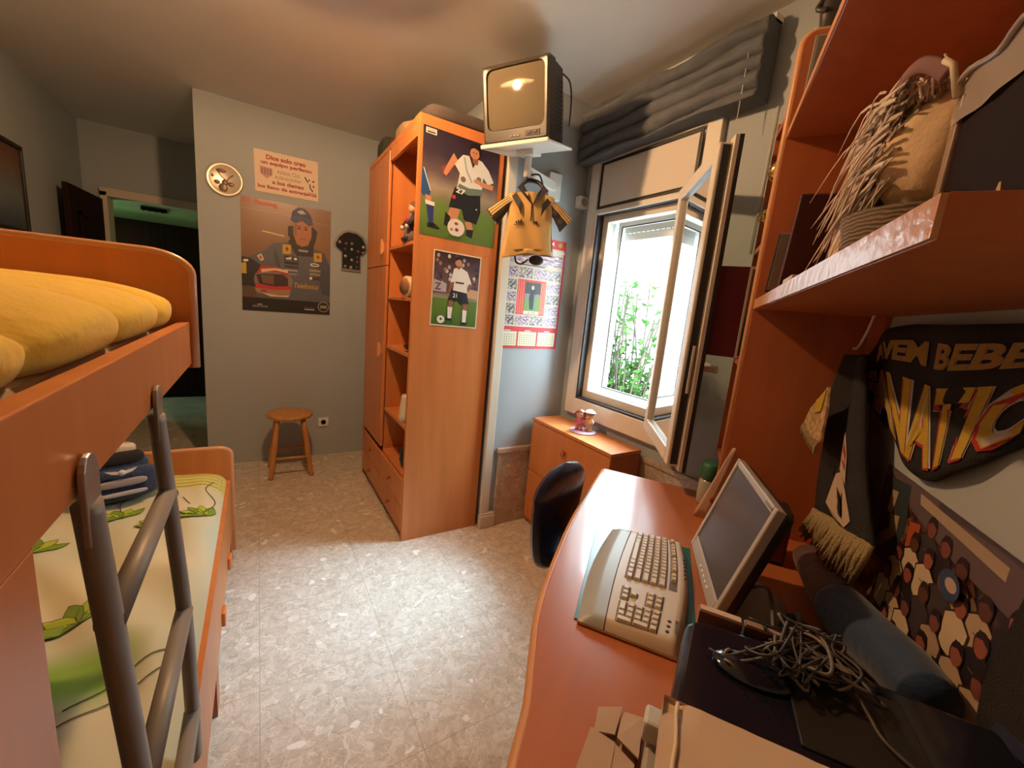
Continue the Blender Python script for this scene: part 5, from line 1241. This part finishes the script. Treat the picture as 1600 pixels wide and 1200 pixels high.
# ================================================================== things on shelves and cabinets
# figurine couple
fg = thing('figurine', 'girl and boy cake-topper figurines on a lilac disc on the cabinet', 'figurine', (1.62, 1.745, .73))
fc = Vector((1.625, 1.74, .73)); lil = mat('lilac_plastic', (.55, .42, .62), .35)
MB().lathe([(0, 0), (.078, 0), (.080, .004), (.076, .008), (0, .008)], fc, lil, 32).build('base', fg)
pk = mat('pink_ceramic', (.60, .16, .26), .35); sk = mat('figurine_skin', (.72, .42, .28), .4); br_h = mat('figurine_brown_hair', (.20, .06, .035), .4); yl = mat('figurine_orange_shirt', (.62, .34, .14), .4); wh = mat('figurine_white', (.70, .66, .58), .4)
def kid(c, body_m, legs_m, shoe_m, hair_m, hat):
    g = MB(); X = Vector((.6, -.8, 0))
    for d in (-.010, .010):
        g.tube([c + X * d * 1.1 + Vector((0, 0, .012)), c + X * d + Vector((0, 0, .05))], [.009, .011], legs_m, 10); g.ell(c + X * d * 1.2 + Vector((-.004, -.004, .015)), (.014, .012, .008), shoe_m, 12, 6)
    g.lathe([(0, .04), (.026, .042), (.020, .065), (.014, .082), (0, .086)], c, body_m, 16)
    for d in (-1, 1): g.tube([c + X * d * .014 + Vector((0, 0, .078)), c + X * d * .026 + Vector((-.005, -.005, .062)), c + X * d * .022 + Vector((-.014, -.012, .055))], [.006, .0055, .005], body_m if not hat else sk, 8)
    g.ell(c + Vector((0, 0, .103)), (.024, .024, .022), sk, 16, 10)
    f_dir = Vector((-.75, -.6, 0)).normalized(); sd_ = Vector((-f_dir.y, f_dir.x, 0))
    for d in (-1, 1): g.ell(c + f_dir * .0215 + sd_ * d * .008 + Vector((0, 0, .105)), (.003, .003, .004), br_h, 8, 5)
    g.ell(c - f_dir * .005 + Vector((0, 0, .111)), (.026, .026, .020), hair_m, 16, 10)
    if hat: g.lathe([(.0, .010), (.018, .006), (.030, -.004), (.036, -.010), (.030, -.008), (.02, 0)], c + Vector((0, 0, .128)), wh, 18)
    else:
        for d in (-1, 1): g.ell(c + sd_ * d * .026 + Vector((0, 0, .098)), (.010, .010, .016), hair_m, 10, 6)
    return g
kid(fc + Vector((-.018, .020, 0)), pk, sk, pk, br_h, False).build('girl', fg); kid(fc + Vector((.022, -.018, 0)), yl, wh, yl, br_h, True).build('boy', fg)

# wardrobe shelves
dl_ = thing('doll', 'small dressed doll in black and red sitting on the top wardrobe shelf', 'doll', (.75, 2.30, 1.715))
c = Vector((.740, 2.36, 1.716)); g = MB()
blk = mat('doll_black', (.02, .015, .018), .8); rd = mat('doll_red', (.42, .04, .05), .7); ws = mat('doll_white', (.55, .50, .48), .8)
g.lathe([(0, 0), (.05, .0), (.045, .05), (.032, .10), (.038, .13), (.028, .15), (0, .155)], c, mat('doll_skirt', (.14, .11, .10), .8), 18)
for d in (-1, 1): g.tube([c + Vector((0, d * .035, .14)), c + Vector((-.02, d * .055, .11)), c + Vector((-.04, d * .045, .085))], [.018, .016, .012], blk, 8); g.ell(c + Vector((-.045, d * .044, .080)), (.013, .013, .013), ws, 10, 6); g.tube([c + Vector((-.02, d * .02, .03)), c + Vector((-.05, d * .024, .012))], .013, blk, 8)
g.ell(c + Vector((-.025, 0, .125)), (.016, .022, .025), rd, 12, 8)
g.build('body', dl_)
g = MB(); g.ell(c + Vector((-.002, 0, .185)), (.026, .026, .028), sk, 14, 10); g.ell(c + Vector((-.026, -.009, .19)), (.003, .003, .003), blk, 6, 4); g.ell(c + Vector((-.026, .009, .19)), (.003, .003, .003), blk, 6, 4); g.build('head', dl_)
g = MB(); g.ell(c + Vector((.006, 0, .197)), (.030, .030, .026), mat('doll_hair', (.16, .05, .03), .8), 14, 8); g.build('hair', dl_)
ck = thing('round_clock', 'cream round clock lying on its side on the second wardrobe shelf', 'clock', (.76, 2.27, 1.415))
Mc = Vector((-.95, -.3, 0)).to_track_quat('Z', 'Y').to_matrix()
MB().lathe([(0, 0), (.050, 0), (.058, .008), (.058, .075), (.050, .085), (0, .085)][::1], (.775, 2.335, 1.475), mat('cream_ceramic', (.62, .48, .30), .4), 28, M3=Mc).build('case', ck)
MB().lathe([(0, .0), (.046, .0), (.046, .003), (0, .003)], Vector((.775, 2.335, 1.475)) + Vector((-.95, -.3, 0)).normalized() * .0845, mat('clock_face_brown', (.30, .14, .06), .3), 24, M3=Mc).build('face', ck)
bk_ = thing('black_bowl', 'black bowl on the third wardrobe shelf', 'bowl', (.77, 2.27, 1.105))
MB().lathe([(0, 0), (.03, 0), (.06, .02), (.068, .035), (.064, .036), (.03, .008), (0, .006)], (.775, 2.32, 1.106), black_plastic, 24).build('bowl', bk_)
vf = thing('white_vase', 'tall cream ceramic vase on the fourth wardrobe shelf', 'vase', (.745, 2.245, .685))
MB().lathe([(0, 0), (.034, 0), (.040, .03), (.037, .09), (.028, .15), (.026, .165), (.022, .165), (.024, .15), (0, .02)], (.735, 2.315, .686), mat('cream_vase', (.66, .57, .42), .35), 24).build('vase', vf)
pf = thing('green_picture_frame', 'olive picture frame standing behind the cream vase in the wardrobe', 'frame', (.80, 2.22, .685))
MB().obox((.84, 2.325, .848), (.13, .012, .32), Matrix.Rotation(math.radians(62), 3, 'Z'), mat('olive_frame', (.22, .17, .05), .5)).build('frame', pf, bevel=.003)
MB().obox((.833, 2.317, .848), (.09, .006, .27), Matrix.Rotation(math.radians(62), 3, 'Z'), mat('frame_picture', (.10, .07, .04), .4)).build('picture', pf)
bw_ = thing('dark_pot', 'dark metal pot in the lowest wardrobe compartment', 'pot', (.80, 2.28, .395))
MB().lathe([(0, 0), (.07, 0), (.085, .04), (.08, .10), (.06, .13), (0, .13)], (.80, 2.33, .396), mat('dark_pot_metal', (.03, .028, .03), .4, metal=.4), 24).build('pot', bw_)
# on top of the wardrobe
TZ = WH
def pack(name, label, cat, x0, x1, y0, y1, h, m, seed=0, soft=.02):
    def f(side):
        pass
    mb = MB(); cx, cy = (x0 + x1) / 2, (y0 + y1) / 2; rx, ry = (x1 - x0) / 2, (y1 - y0) / 2
    def fn(p):
        q = Vector((p.x / rx, p.y / ry, p.z / (h / 2))); q = Vector([math.copysign(abs(c_) ** .45, c_) for c_ in q])
        w = Vector((q.x * rx, q.y * ry, q.z * h / 2)) * .92; w.z += .18 * h * noise.noise(Vector((p.x * 9, p.y * 9, seed))); return w
    mb.ell((cx, cy, TZ + h / 2 + .002), (rx, ry, h / 2), m, 28, 16, fn=fn)
    t = thing(name, label, cat, (cx, cy, TZ)); mb.build('body', t); return t
pack('folded_blanket', 'dark folded blanket on top of the wardrobe at the poster side', 'blanket', .72, 1.16, 2.17, 2.48, .09, mat('dark_blanket', (.07, .055, .05), .9, noise_amt=.3), 1)
pack('cloth_bundle', 'beige cloth bundle in the middle of the wardrobe top', 'bundle', .71, 1.05, 2.52, 2.80, .12, mat('beige_cloth', (.34, .22, .12), .9, bump=.4, bscale=30), 2)
pack('red_bag', 'dark red bag behind the beige bundle on the wardrobe', 'bag', .72, 1.05, 2.83, 3.00, .11, mat('dark_red_cloth', (.10, .02, .015), .9), 3)
pack('green_bag', 'dark green bag at the far end of the wardrobe top', 'bag', .71, 1.05, 3.02, 3.24, .17, mat('dark_green_cloth', (.03, .04, .025), .9), 4)
nb = thing('flat_case', 'grey flat case lying along the edge of the wardrobe top', 'case', (.95, 2.30, TZ + .09)) if False else None

# trophies, figurine, album in the end shelves
def trophy(zs, label, x, y, sc):
    t = thing('trophy', label, 'trophy', (x, y, zs), 'K', 'small gold trophies on the corner shelves')
    MB().box(x - .022 * sc, x + .022 * sc, y - .022 * sc, y + .022 * sc, zs + .001, zs + .055 * sc, marble_black).build('base', t, bevel=.002)
    z = zs + .055 * sc
    MB().lathe([(0, 0), (.014 * sc, 0), (.006 * sc, .012 * sc), (.006 * sc, .028 * sc), (.012 * sc, .034 * sc), (.030 * sc, .055 * sc), (.036 * sc, .08 * sc), (.034 * sc, .10 * sc), (.031 * sc, .10 * sc), (.032 * sc, .08 * sc), (.0, .045 * sc)], (x, y, z), gold, 24).build('cup', t)
    for d in (-1, 1): MB().tube(smooth_path([(x, y + d * .034 * sc, z + .09 * sc), (x, y + d * .052 * sc, z + .082 * sc), (x, y + d * .048 * sc, z + .06 * sc), (x, y + d * .028 * sc, z + .055 * sc)], 4), .003 * sc, gold, 6).build('handle', t)
trophy(1.686, 'small gold trophy cup low on the corner shelf by the side panel', 1.68, -.140, .8)
t = thing('trophy', 'larger gold ball trophy on black column by the side panel', 'trophy', (1.70, -.12, 1.686), 'K', 'small gold trophies on the corner shelves')
MB().lathe([(0, 0), (.026, 0), (.026, .015), (.018, .02), (.018, .15), (.024, .155), (.010, .165), (.006, .19), (0, .19)], (1.60, -.142, 1.687), marble_black, 20).build('base', t)
MB().ell((1.60, -.128, 1.905), (.030, .030, .030), gold, 20, 14, fn=lambda p: p * (1 + .05 * math.sin(p.x * 160) * math.sin(p.z * 160))).build('ball', t)
sg_ = thing('dark_figurine', 'dark bronze standing figurine on top of the corner shelves', 'figurine', (1.66, -.19, 2.068), 'K')
c = Vector((1.60, -.185, 2.262)); g = MB()
MB().box(1.585, 1.625, -.215, -.160, 2.069, 2.262, wood_dark).build('plinth', sg_, bevel=.002)
g.lathe([(0, 0), (.032, 0), (.030, .01), (.022, .03), (.026, .06), (.030, .09), (.024, .11), (.012, .125), (.010, .132), (0, .133)], c, figure_m, 18, sx=.9)
g.ell(c + Vector((0, 0, .148)), (.016, .016, .019), figure_m, 14, 10)
for d in (-1, 1): g.tube(smooth_path([c + Vector((0, d * .026, .108)), c + Vector((-.012, d * .036, .08)), c + Vector((-.024, d * .014, .07))], 4), [.009] * 4 + [.007] * 5, figure_m, 8)
g.build('figure', sg_)
MB().lathe([(0, 0), (.010, 0), (.008, .03), (0, .032)], c + Vector((-.01, .03, -.0)), white_plastic, 12).build('candle', sg_)
al = thing('photo_album', 'open burgundy album with dark photo standing on the corner shelf', 'album', (1.67, -.08, 1.30), 'K')
Mal = Matrix.Rotation(math.radians(4), 3, 'Y')
bur = mat('burgundy_cover', (.16, .008, .025), .5)
MB().box(1.700, 1.708, -.118, -.012, 1.301, 1.625, bur).build('cover', al, bevel=.002)
MB().box(1.688, 1.699, -.215, -.108, 1.301, 1.625, mat('album_edge', (.34, .28, .22), .5)).build('page_frame', al, bevel=.002)
A = Art((1.687, -.116, 1.31), (0, -.094, 0), (0, 0, .305), (-1, 0, 0)); A.sheet(photo_mat('dark_photo_print', [(0, s(24, 18, 20)), (.3, s(40, 28, 30)), (.6, s(90, 52, 44)), (1, s(70, 40, 36))], 4, nz=.5)); A.mb.build('photo', al)

# things on the lower wall shelf
SZ = 1.5045
def kthing(name, label, cat, base, group=None): return thing(name, label, cat, base, 'K', group)
t = kthing('picture_frame', 'dark picture frame with thin edge standing at the far end of the lower shelf', 'frame', (1.50, -.25, SZ))
MB().box(1.495, 1.512, -.35, -.20, SZ, SZ + .235, mat('dark_wood_frame', (.035, .015, .01), .4)).build('frame', t, bevel=.003)
MB().box(1.4935, 1.4955, -.335, -.215, SZ + .015, SZ + .22, black_plastic).build('picture', t)
t = kthing('book', 'thin grey-edged black book leaning on the lower shelf', 'book', (1.38, -.18, SZ))
MB().obox((1.36, -.20, SZ + .085), (.012, .13, .165), Matrix.Rotation(math.radians(-28), 3, 'Y') @ Matrix.Rotation(0, 3, 'X'), mat('book_black', (.03, .026, .026), .5)).build('cover', t, bevel=.002)
MB().obox((1.350, -.20, SZ + .087), (.004, .122, .157), Matrix.Rotation(math.radians(-28), 3, 'Y'), mat('page_grey', (.30, .26, .22), .7)).build('pages', t)
t = kthing('folder', 'dark maroon folder with white tag leaning beside the grey-edged book', 'folder', (1.22, -.22, SZ))
Mf = Matrix.Rotation(math.radians(-24), 3, 'Y')
MB().obox((1.23, -.24, SZ + .115), (.02, .18, .225), Mf, mat('maroon', (.055, .012, .014), .45)).build('cover', t, bevel=.003)
MB().obox(Vector((1.23, -.165, SZ + .15)) + Mf @ Vector((-.013, 0, .03)), (.002, .022, .035), Mf, mat('tag_cream', (.62, .50, .34), .6)).build('tag', t)
t = kthing('small_paper_box', 'small cream paper box lying near the shelf front', 'box', (1.10, -.165, SZ)); MB().box(1.05, 1.16, -.20, -.145, SZ, SZ + .022, mat('cream_box', (.55, .45, .36), .6)).build('box', t, bevel=.002)
t = kthing('cream_carton', 'upright cream carton behind the wicker basket', 'carton', (.96, -.22, SZ)); MB().box(.93, 1.00, -.30, -.19, SZ, SZ + .10, mat('cream_carton', (.60, .40, .22), .6)).build('box', t, bevel=.003)
t = kthing('glass_bottle', 'dark green-brown glass bottle among the shelf clutter', 'bottle', (1.06, -.28, SZ)); MB().lathe([(0, 0), (.034, 0), (.036, .01), (.036, .12), (.015, .165), (.013, .21), (.016, .215), (0, .218)], (1.07, -.30, SZ), mat('olive_glass', (.10, .085, .035), .15), 20).build('bottle', t)
wk, nt, b = node_mat('wicker'); N = nt.nodes.new
tc = N('ShaderNodeTexCoord'); w1 = N('ShaderNodeTexWave'); w1.inputs['Scale'].default_value = 60; w1.bands_direction = 'Z'; w1.inputs['Distortion'].default_value = 4; nt.links.new(tc.outputs['Object'], w1.inputs['Vector'])
r_ = ramp(nt, [(0, (.05, .03, .02)), (1, (.22, .15, .09))]); nt.links.new(w1.outputs[0], r_.inputs[0]); nt.links.new(r_.outputs[0], b.inputs['Base Color']); bm_ = N('ShaderNodeBump'); bm_.inputs['Strength'].default_value = .8; nt.links.new(w1.outputs[0], bm_.inputs['Height']); nt.links.new(bm_.outputs[0], b.inputs['Normal']); b.inputs['Roughness'].default_value = .8
t = kthing('wicker_basket', 'dark wicker basket under the feathery cream carnival mask', 'basket', (.76, -.24, SZ))
MB().lathe([(0, 0), (.062, 0), (.072, .03), (.080, .068), (.075, .068), (.066, .02), (0, .01)], (.76, -.232, SZ), wk, 28, sx=1.15, sy=1.0).build('bowl', t)
t = kthing('feather_mask', 'cream feathered carnival piece with purple ribbon standing on the wicker basket', 'mask', (.76, -.24, SZ + .07))
def fcore(p): return Vector((p.x, p.y, p.z)) * (1 + .10 * noise.noise(p * 25))
MB().ell((.735, -.235, SZ + .138), (.070, .058, .075), mat('yellow_cream_cloth', (.62, .45, .27), .7, bump=.3, bscale=50), 24, 16, fn=fcore).build('core', t)
fe = MB(); rr = random.Random(9)
for i in range(520):
    z0 = SZ + rr.uniform(.10, .225); ff = (z0 - SZ - .10) / .125
    p0 = Vector((.735 + rr.uniform(-.04, .055), -.235 + rr.uniform(-.02, .072), z0))
    L_ = rr.uniform(.07, .17) * (1.1 - .35 * ff)
    dr = Vector((1, rr.uniform(-.15, .25), rr.uniform(-.45, .10) - .25 * (1 - ff))).normalized()
    p1 = p0 + dr * L_ * .5 + Vector((0, 0, .010)); p2 = p0 + dr * L_ + Vector((rr.uniform(-.008, .008), rr.uniform(-.008, .008), -.022 - rr.uniform(0, .02)))
    w = rr.uniform(.0016, .0042); pth = smooth_path([p0, p1, p2], 3); n_ = len(pth)
    fe.tube(pth, [w * math.sin(PI * (.2 + .78 * k / (n_ - 1))) + .0003 for k in range(n_)], feather, 4, cap=False, flat_=.5)
for i in range(40):
    p0 = Vector((.74 + rr.uniform(-.05, .04), -.205 + rr.uniform(-.02, .02), SZ + rr.uniform(.19, .215)))
    fe.tube(smooth_path([p0, p0 + Vector((rr.uniform(-.01, .02), .005, .018)), p0 + Vector((rr.uniform(-.02, .035), .008, .028))], 3), .0014, feather, 4, cap=False)
fe.build('feathers', t)
rb = MB()
for i in range(5):
    p = Vector((.80 - i * .012, -.19, SZ + .10 + .012 * i)); rb.ell(p, (.022, .012, .030), purple_f, 14, 8, M3=Matrix.Rotation(.5 + i * .4, 3, 'Y'))
rb.tube(smooth_path([(.745, -.172, SZ + .205), (.73, -.175, SZ + .222), (.70, -.18, SZ + .228), (.68, -.19, SZ + .218), (.665, -.20, SZ + .20)], 5), .009, purple_f, 10, flat_=.35); rb.build('ribbon', t)
t = kthing('dark_picture', 'large dark picture in plastic-wrapped pale frame at the near end of the lower shelf', 'picture', (.52, -.22, SZ))
MB().box(.40, .640, -.232, -.212, SZ, SZ + .175, mat('near_black_brown', (.012, .006, .007), .8, spec=.1)).build('backing', t)
pm2 = mat('pale_frame', (.30, .22, .18), .35); plast = mat('clear_wrap', (.34, .29, .26), .12, spec=.8)
g = MB(); g.box(.632, .646, -.236, -.208, SZ, SZ + .165, pm2); g.build('frame_edge', t, bevel=.002)
g = MB(); g.grid(lambda u, v: Vector((.646 - .26 * u, -.2085 + .0015 * math.sin(u * 25 + v * 5), SZ + .135 + .045 * v + .001 * math.sin(u * 18))), 24, 5, plast); g.tube([(.646 - .26 * i / 20, -.206 + .002 * math.sin(i), SZ + .180 + .003 * math.sin(i * .9)) for i in range(21)], .003, plast, 6); g.build('plastic_wrap', t)
vs_, fs_ = text_polys('A', .03); g = MB(); g.add([Vector((.535 - x * .022, -.2115, SZ + .012 + y * .032)) for x, y in vs_], fs_, mat('gold_letter', (.5, .36, .12), .4)); g.build('lettering', t)
t = kthing('thin_rod', 'short pale twisted rod sticking up from the wrapped picture', 'rod', (.67, -.21, SZ + .17)); MB().tube([(.640, -.205, SZ + .165), (.655, -.20, SZ + .205), (.665, -.195, SZ + .215)], .0035, cream_paint, 8).build('rod', t)
t = kthing('silver_frame', 'silver-edged photo frame leaning on the upper shelf beside the side panel', 'frame', (1.46, -.17, 2.0))
MB().obox((1.44, -.19, 2.095), (.008, .10, .18), Matrix.Rotation(math.radians(-10), 3, 'Y'), mat('silver_edge', (.5, .46, .38), .3, metal=.7)).build('frame', t, bevel=.002)
MB().obox((1.4335, -.19, 2.096), (.004, .085, .165), Matrix.Rotation(math.radians(-10), 3, 'Y'), mat('frame_photo_grey', (.22, .18, .14), .3)).build('photo', t)

# ================================================================== scarves and team poster on the desk wall
WM = -.4395
A = Art((1.215, WM, .745), (-.60, 0, 0), (0, 0, .380), (0, 1, 0), thick=.0015); A.sheet(crowd_mat('team_crowd_print', [s(40, 24, 28), s(96, 60, 40), s(60, 34, 34), s(120, 96, 76), s(30, 20, 24), s(84, 50, 40)], 26))
def pp(d, z): return ((1.215 - d) / .60, (z - .745) / .380)
A.poly([pp(1.215, 1.125), pp(.615, 1.125), pp(.615, 1.04), pp(.90, 1.05), pp(1.06, 1.07)], flat(96, 80, 84)); A.poly([pp(.98, 1.125), pp(.62, 1.125), pp(.62, 1.11), (pp(.80, 1.12)), pp(.98, 1.11)], flat(70, 62, 70))
A.poly([pp(1.05, 1.115), pp(.78, 1.107), pp(.78, 1.085), pp(1.04, 1.095)], flat(168, 150, 128)); A.poly([pp(1.06, 1.05), pp(1.02, 1.06), pp(1.01, .98), pp(1.05, .97)], flat(170, 80, 44))
A.poly([pp(1.215, 1.10), pp(1.09, 1.115), pp(1.07, 1.02), pp(1.10, .93), pp(1.215, .91)], flat(48, 58, 62)); 
for p_ in ([(1.165, 1.08), (1.135, 1.085), (1.14, 1.03), (1.165, 1.03)], [(1.145, 1.03), (1.105, 1.04), (1.10, 1.00), (1.15, .95), (1.175, .94), (1.17, .97), (1.135, 1.00)]): A.poly([pp(*q) for q in p_], flat(176, 150, 120))
rr = random.Random(21)
cols = [(.985, 1.07), (.925, 1.065), (.865, 1.05), (.80, 1.035), (.735, 1.05), (1.01, 1.02), (.955, 1.02), (.895, 1.01), (.84, .995), (.775, .985), (.71, 1.0), (1.06, .985), (1.0, .965), (.945, .955), (.88, .945), (.815, .935), (.75, .93), (1.08, .93), (1.03, .91), (.975, .90), (.91, .885), (.85, .875), (.79, .865), (.73, .86), (1.05, .855), (.99, .84), (.93, .83), (.865, .81), (.80, .80), (1.07, .80), (1.0, .78), (.94, .77)]
for i, (d_, z_) in enumerate(cols):
    d_ += rr.uniform(-.008, .008); z_ += rr.uniform(-.006, .006)
    shirt = flat(*rr.choice([(206, 186, 156), (196, 172, 140), (184, 160, 130), (206, 186, 156), (170, 148, 122), (58, 50, 52), (30, 24, 30)])); face = flat(*rr.choice([(150, 84, 66), (120, 66, 54), (92, 54, 44)]))
    A.poly([pp(d_ + .014, z_ - .013), pp(d_ + .036, z_ - .027), pp(d_ + .031, z_ - .088), pp(d_ - .031, z_ - .089), pp(d_ - .036, z_ - .027), pp(d_ - .014, z_ - .013)], flat(52, 32, 30)); A.ell(*pp(d_, z_), .018 / .60, .022 / .380, flat(40, 26, 26), n=12)
    A.poly([pp(d_ + .012, z_ - .016), pp(d_ + .032, z_ - .028), pp(d_ + .028, z_ - .085), pp(d_ - .028, z_ - .086), pp(d_ - .032, z_ - .028), pp(d_ - .012, z_ - .016)], shirt)
    u_, v_ = pp(d_, z_); A.ell(u_, v_, .015 / .60, .019 / .380, face, n=12); A.poly([pp(d_ + .015, z_ + .004), pp(d_ + .011, z_ + .020), pp(d_ - .011, z_ + .020), pp(d_ - .015, z_ + .004), pp(d_, z_ + .010)], flat(34, 22, 22)); 
    if i % 3 == 0: A.stroke([pp(d_ + .010, z_ - .045), pp(d_ - .012, z_ - .047)], .006, flat(110, 90, 90))
A.ell(*pp(.87, 1.02), .05, .065, flat(46, 70, 104)); A.ell(*pp(.865, 1.022), .028, .03, flat(186, 160, 150))
artthing('team_poster', 'dark poster of a football squad in white shirts on the desk wall', 'poster', A, frame='K')

def cloth_strip(outline, y0, th, m, nm=None):
    return MB().prism([(d_, y0, z_) for d_, z_ in outline], (0, th, 0), m)
bigscarf = thing('fan_scarf', 'wide black scarf with large yellow lettering draped across the desk wall', 'scarf', (1.0, -.42, 1.15), 'K')
SC_T = [(1.49, 1.352), (1.39, 1.424), (1.253, 1.449), (1.04, 1.447), (.86, 1.449), (.70, 1.447), (.56, 1.440)]
SC_B = [(1.375, 1.262), (1.24, 1.205), (1.10, 1.163), (1.019, 1.150), (.90, 1.212), (.79, 1.285), (.56, 1.31)]
ST = smooth_path([(a, 0, b_) for a, b_ in SC_T], 8); SB = smooth_path([(a, 0, b_) for a, b_ in SC_B], 8)
def sc_pt(u, v, h=0):
    k = u * (len(ST) - 1); i = min(int(k), len(ST) - 2); f = k - i
    t_ = ST[i].lerp(ST[i + 1], f); b_ = SB[i].lerp(SB[i + 1], f); p = b_.lerp(t_, v)
    return Vector((p.x, -.424 + .006 * math.sin(u * 22 + v * 3) + .006 * math.sin(PI * v) + h, p.z))
mb = MB(); mb.grid(lambda u, v: sc_pt(u, v), 60, 14, black_cloth); mb.build('cloth', bigscarf, solid=.008)
yel = mat('scarf_yellow', (.48, .32, .03), .85, bump=.4, bscale=250); scw = mat('scarf_white', (.45, .40, .36), .85); scr = mat('scarf_red', (.35, .02, .02), .85)
def sc_text(txt, u0, u1, v0, v1, m, bold, h, curve=0):
    vs, fs = text_polys(txt, bold); g = MB()
    g.add([sc_pt(u0 + (u1 - u0) * x, v0 + (v1 - v0) * y + curve * (x - .5) ** 2, h) for x, y in vs], fs, m); return g
def vr(u): return 0
g = sc_text('FANATIC', .03, .80, .07, .60, scw, .075, .0062); g.merge(sc_text('FANATIC', .028, .795, .055, .585, scr, .05, .0068)); g.merge(sc_text('FANATIC', .03, .80, .07, .60, yel, .03, .0075)); g.build('large_lettering', bigscarf)
g = sc_text('AVEM BEBE JERA', .12, .98, .66, .88, mat('scarf_cream_line', (.30, .22, .14), .85), .05, .0062); g.merge(sc_text('AVEM BEBE JERA', .12, .98, .66, .88, mat('scarf_ochre', (.34, .19, .035), .85), .02, .007)); g.build('small_lettering', bigscarf)

hs = thing('hanging_scarf', 'black scarf end with gold figure and cream fringe hanging beside the side panel', 'scarf', (1.30, -.37, .80), 'K')
HO = [(1.515, 1.262), (1.455, 1.365), (1.26, 1.372), (1.14, 1.22), (1.10, 1.10), (1.02, 1.02), (1.375, .915), (1.415, 1.115)]
HT = smooth_path([(1.47, 0, 1.36), (1.50, 0, 1.25), (1.455, 0, 1.12), (1.42, 0, 1.00), (1.385, 0, .915)], 8)
HB = smooth_path([(1.30, 0, 1.37), (1.235, 0, 1.25), (1.16, 0, 1.12), (1.09, 0, 1.04), (1.03, 0, .99)], 8)
def hs_pt(u, v, h=0):
    k = v * (len(HT) - 1); i = min(int(k), len(HT) - 2); f = k - i
    p = HT[i].lerp(HT[i + 1], f).lerp(HB[i].lerp(HB[i + 1], f), u)
    return Vector((p.x, -.375 + .007 * math.sin(u * 9 + v * 2) + h, p.z))
mb = MB(); mb.grid(lambda u, v: hs_pt(u, v), 16, 36, black_cloth); mb.build('cloth', hs, solid=.010)
fr_m = mat('cream_fringe', (.34, .26, .13), .9, bump=.5, bscale=200); g = MB(); rr = random.Random(4)
for i in range(46):
    u_ = i / 45; p0 = hs_pt(u_, 1, .004); p1 = p0 + Vector((.012 + rr.uniform(-.006, .006), rr.uniform(0, .012), -.045)); p2 = p0 + Vector((.03 + rr.uniform(-.012, .012) + .04 * (1 - u_), rr.uniform(0, .012), -.10 - rr.uniform(0, .02)))
    g.tube([p0, p1, p2], [.0065, .007, .0045], fr_m, 6)
g.build('fringe', hs)
g = MB(); gm = mat('gold_motif', (.42, .27, .10), .8); cmot = mat('cream_motif', (.50, .40, .28), .8)
def mot(pts, m, h=.0075): g.add([hs_pt(a, b_, h) for a, b_ in pts], [tuple(range(len(pts)))], m)
mot([(.25, .80), (.20, .88), (.35, .96), (.70, .97), (.80, .88), (.75, .70), (.55, .62), (.35, .66)], cmot); mot([(.45, .62), (.75, .66), (.78, .50), (.66, .40), (.55, .42)], cmot, .0078); mot([(.38, .72), (.62, .76), (.66, .90), (.40, .88)], black_cloth, .0085); mot([(.42, .78), (.56, .79), (.56, .82), (.42, .81)], gm, .009); mot([(.42, .86), (.56, .87), (.56, .84), (.42, .83)], gm, .009); mot([(.56, .50), (.74, .52), (.74, .48), (.56, .46)], scr, .0085); mot([(.58, .56), (.74, .58), (.74, .56), (.58, .54)], scr, .0085)
g.build('motif', hs)
ts = thing('tiger_scarf', 'yellow and cream knitted scarf end poking out left of the black scarf', 'scarf', (1.40, -.33, 1.15), 'K')
g = MB(); g.add([(1.34, -.322, 1.275), (1.47, -.322, 1.19), (1.505, -.322, 1.145), (1.44, -.322, 1.12), (1.30, -.322, 1.13), (1.31, -.322, 1.22)], [(0, 1, 2, 3, 4, 5)], mat('tiger_cream', (.40, .28, .14), .85, noise_amt=.5, noise_scale=60))
g.add([(1.335, -.3185, 1.265), (1.41, -.3185, 1.225), (1.40, -.3185, 1.19), (1.345, -.3185, 1.205)], [(0, 1, 2, 3)], yel); g.build('cloth', ts, solid=.006)
g = MB(); rr = random.Random(8)
for i in range(16): p0 = Vector((1.50 - i * .012, -.322, 1.145 - i * .0012)); g.tube([p0, p0 + Vector((.012, .004, -.018)), p0 + Vector((.008 + rr.uniform(-.01, .01), .004, -.040))], .003, fr_m, 5)
g.build('fringe', ts)
ns = thing('striped_flag', 'black flag edge with yellow and navy at the right end of the desk wall', 'flag', (.66, -.42, .85), 'K')
g = MB(); g.add([(.715, -.426, 1.12), (.60, -.426, 1.14), (.55, -.426, .75), (.70, -.426, .75), (.735, -.426, .95)], [(0, 1, 2, 3, 4)], black_cloth); g.add([(.69, -.4215, .93), (.60, -.4215, .96), (.585, -.4215, .84), (.68, -.4215, .85)], [(0, 1, 2, 3)], mat('flag_navy', (.012, .02, .06), .85)); g.add([(.695, -.4215, .845), (.64, -.4215, .85), (.64, -.4215, .77), (.69, -.4215, .79)], [(0, 1, 2, 3)], yel)
g.build('cloth', ns, solid=.006)
